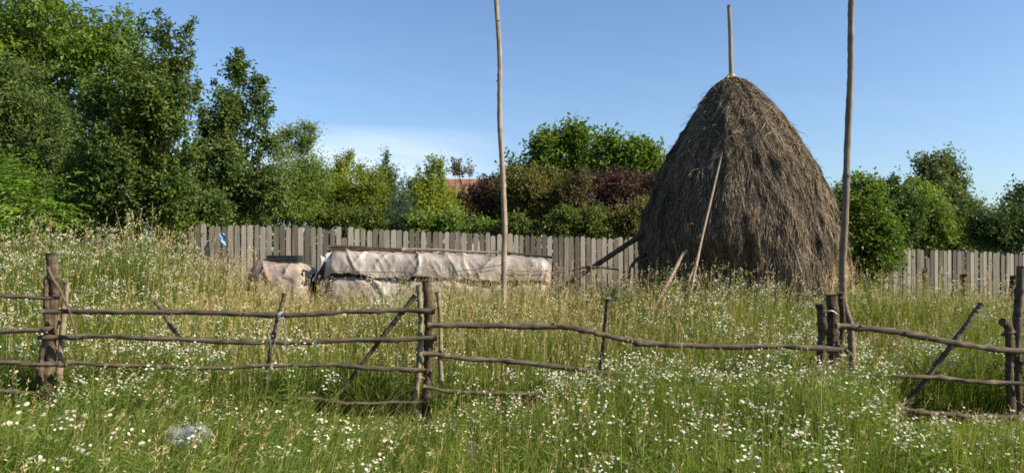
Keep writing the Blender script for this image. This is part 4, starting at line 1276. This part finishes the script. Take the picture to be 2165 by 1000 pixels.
parts_v = [v1]; parts_t = [tt1]; tri = [t1]; nv = len(v1)
for q in range(18):        # narrow stem leaves
    t = rng.uniform(.15, .95, n)
    pos = base + (tips - base) * t[:, None]
    a_ = rng.random(n) * 6.28
    axs = np.stack([np.cos(a_), np.sin(a_), rng.uniform(.1, 1.0, n)], 1)
    lv = leaf_arrays(rng, pos, axs, rng.uniform(.05, .11, n) * (1.2 - .5 * t), rng.uniform(.006, .015, n), .5).reshape(-1, 3)
    i = nv + np.arange(n) * 4; tri += [np.stack([i, i + 1, i + 2], 1), np.stack([i, i + 2, i + 3], 1)]
    parts_v.append(lv); parts_t.append(np.repeat(np.clip(tint + rng.normal(0, .2, n), 0, 1), 4)); nv += len(lv)
nf_ = 14
fpos, fn = [], []
for q in range(nf_):
    a_ = rng.random(n) * 6.28; r_ = np.sqrt(rng.random(n)) * rng.uniform(.03, .075, n)
    p_ = tips + np.stack([np.cos(a_) * r_, np.sin(a_) * r_, rng.uniform(-.05, .03, n)], 1)
    use = (rng.random(n) < .72) & fl_
    # pedicel
    s0 = tips - (tips - base) * .10
    wv = np.interp(y, [3, 17], [.0012, .003])
    pv = np.stack([s0 - np.array([1, 0, 0]) * wv[:, None], s0 + np.array([1, 0, 0]) * wv[:, None], p_], 1)[use].reshape(-1, 3)
    i = nv + np.arange(len(pv) // 3) * 3; tri.append(np.stack([i, i + 1, i + 2], 1)); parts_v.append(pv); parts_t.append(np.full(len(pv), .5)); nv += len(pv)
    fpos.append(p_[use])
fpos = np.concatenate(fpos); m = len(fpos)
fr = np.interp(fpos[:, 1], [3, 7, 15], [.0075, .0078, .0085]) * rng.uniform(.75, 1.25, m)
fn = unit(np.array([0, -.15, 1.]) + rng.normal(0, .45, (m, 3)))
fu = unit(np.cross(fn, rng.normal(size=(m, 3)))); fw = np.cross(fn, fu)
aa = np.arange(8) / 8 * 2 * np.pi
rj = fr[:, None] * (1 + .14 * np.where(np.arange(8) % 2 == 0, 1, -1))[None] * rng.uniform(.88, 1.12, (m, 8))
disc = fpos[:, None] + rj[..., None] * (np.cos(aa)[None, :, None] * fu[:, None] + np.sin(aa)[None, :, None] * fw[:, None])
V = np.concatenate(parts_v + [disc.reshape(-1, 3)]); T = np.concatenate(parts_t + [np.full(m * 8, .5)])
tri = np.concatenate(tri); octo = nv + np.arange(m)[:, None] * 8 + np.arange(8)[None]
# yellow eyes for the near ones
near = np.where(fpos[:, 1] < 7.5)[0]
eye = fpos[near] + fn[near] * .0015
ev = eye[:, None] + (fr[near] * .34)[:, None, None] * (np.cos(aa[::2])[None, :, None] * fu[near][:, None] + np.sin(aa[::2])[None, :, None] * fw[near][:, None])
i = len(V) + np.arange(len(near))[:, None] * 4 + np.arange(4)[None]
V = np.concatenate([V, ev.reshape(-1, 3)]); T = np.concatenate([T, np.full(len(near) * 4, .5)])
eye_m = plain_mat('flower_eye', (.55, .40, .05), (.65, .5, .08), 40, .7)
me = mesh_from('wildflowers', V, [tri, q1, octo, i], [fl_m, pet_m, eye_m], T,
               np.concatenate([np.zeros(len(tri) + len(q1)), np.ones(m), np.full(len(i), 2)]))
tag(link('wildflowers', me), 'loose heads of tiny white fleabane flowers on leafy stems all over the meadow', 'flowers', kind='stuff')

# larger daisies in the near left corner, each a plant of its own
stem_m = plain_mat('daisy_stem', (.06, .11, .025), (.09, .15, .035), 20, .6)


def daisy(px, py, r, seed, label, group, col=None, name='daisy'):
    q = np.random.default_rng(seed)
    d = 1.2 * F / (py - HY) * q.uniform(.97, 1.03)
    top = P(px, py, d); d = float(np.clip(d, 3.4, 6.7)); top = P(px, py, d)
    bx, by = top[0] + q.normal(0, .05), d + q.normal(0, .05)
    g_ = float(ground_z(bx, by)); root = V3(bx, by, g_)
    t = thing(name, label, 'flower', tuple(root), group)
    mb = MB(); sp_ = spline([root - V3(0, 0, .02), (root + top) / 2 + q.normal(0, .02, 3), top], 5)
    mb.tube(sp_, np.linspace(.003, .0018, len(sp_)), 5, seed, 0)
    for k in range(5):
        a = sp_[2 + k]; e = unit(V3(q.normal(), q.normal(), .5)); sdv = unit(np.cross(e, V3(0, 0, 1)))
        mb.add([a, a + e * .03 + sdv * .006, a + e * .06, a + e * .03 - sdv * .006], [np.array([[0, 1, 2, 3]])])
    mb.build('stem', stem_m, t)
    nrm = unit(V3(q.normal(0, .3), -.5 + q.normal(0, .3), 1)); u_ = unit(np.cross(nrm, V3(1, .2, 0))); w_ = np.cross(nrm, u_)
    mb = MB(); npet = 16
    for k in range(npet):
        a = k / npet * 6.283 + q.normal(0, .06); e = math.cos(a) * u_ + math.sin(a) * w_; sdv = np.cross(nrm, e)
        L_ = r * q.uniform(.88, 1.08); dz = nrm * r * q.normal(-.08, .08)
        mb.add([top + e * r * .2, top + e * L_ * .6 + sdv * r * .15, top + e * L_ + sdv * r * .07 + dz, top + e * L_ - sdv * r * .07 + dz, top + e * L_ * .6 - sdv * r * .15],
               [np.arange(5)[None]])
    mb.build('petals', col or pet_m, t)
    mb = MB(); uu, ww = np.meshgrid(np.arange(8) / 8 * 6.283, [0.02, .5, 1.0])
    dv = top + (np.sin(ww * 1.57) * r * .3)[..., None] * (np.cos(uu)[..., None] * u_ + np.sin(uu)[..., None] * w_) + (np.cos(ww * 1.57) * r * .14)[..., None] * nrm
    i = np.arange(8); qd = np.concatenate([np.stack([i, (i + 1) % 8, (i + 1) % 8 + 8, i + 8], 1) + 8 * k for k in range(2)])
    mb.add(dv.reshape(-1, 3), [qd]); mb.build('disc', eye_m, t)
    return t


spots = [(104, 845), (118, 846), (111, 856), (38, 857), (56, 853), (142, 869), (156, 868), (178, 877), (182, 880), (175, 952), (168, 950), (184, 958), (172, 937), (226, 970), (218, 972),
         (46, 960), (20, 893), (8, 895), (40, 871), (118, 930), (127, 928), (106, 925), (150, 886), (166, 899), (240, 914), (224, 878), (232, 876), (121, 964), (136, 970), (64, 968), (15, 962),
         (160, 945), (275, 880), (34, 785), (22, 783), (185, 850), (205, 800), (250, 905), (92, 875), (68, 905), (300, 935), (282, 955)]
for k, (a, b_) in enumerate(spots):
    rr_ = .020 if (b_ > 780) else .014
    daisy(a, b_, rr_ * np.random.default_rng(k).uniform(.75, 1.15), 500 + k, 'white daisy with a yellow centre in the near grass at the lower left', 'white daisies in the lower left grass')
yel2 = plain_mat('yellow_petal', (.75, .52, .03), (.85, .62, .05), 30, .6, .2, .2)
daisy(413, 804, .018, 600, 'small yellow flower in the grass below the second bay of the pole fence', None, yel2, 'yellow_flower')
# purple spikes low on the right
pur = plain_mat('purple_petal', (.20, .12, .22), (.30, .18, .30), 30, .7, .2, .2)
for k, (a, b_) in enumerate([(1420, 945), (1470, 950), (1440, 925), (1240, 890), (1000, 955)]):
    q = np.random.default_rng(700 + k)
    d = 1.18 * F / (b_ - HY); top = P(a, b_, d); g_ = float(ground_z(top[0], d)); root = V3(top[0] + q.normal(0, .03), d, g_)
    labs = ['dull purple flower spike low in the right-hand grass, leftmost of a close trio', 'dull purple flower spike low in the grass, rightmost of a close trio', 'dull purple flower spike low in the grass, topmost of a close trio',
            'single small purple flower spike left of the purple trio', 'single mauve flower spike in the grass below the middle post group']
    t = thing('purple_flower', labs[k], 'flower', tuple(root), 'purple flower spikes')
    mb = MB(); mb.tube(spline([root - V3(0, 0, .02), top + V3(0, 0, .05)], 6), .003, 5, k, 0); mb.build('stem', stem_m, t)
    nfl = 60; pos = top + np.stack([q.normal(0, .010, nfl), q.normal(0, .010, nfl), q.uniform(-.06, .06, nfl)], 1)
    lv = leaf_arrays(q, pos, q.normal(size=(nfl, 3)), np.full(nfl, .012), np.full(nfl, .009))
    leaves_mesh('florets', lv, q.random(nfl), pur, t)

sc.render.engine = 'CYCLES'
sc.cycles.max_bounces = 6; sc.cycles.diffuse_bounces = 3; sc.cycles.glossy_bounces = 2; sc.cycles.transmission_bounces = 4
sc.cycles.transparent_max_bounces = 6
sc.cycles.use_denoising = False
sc.cycles.denoiser = 'OPENIMAGEDENOISE'
sc.cycles.filter_width = 1.7
print('faces', sum(len(o.data.polygons) for o in sc.objects if o.type == 'MESH'))
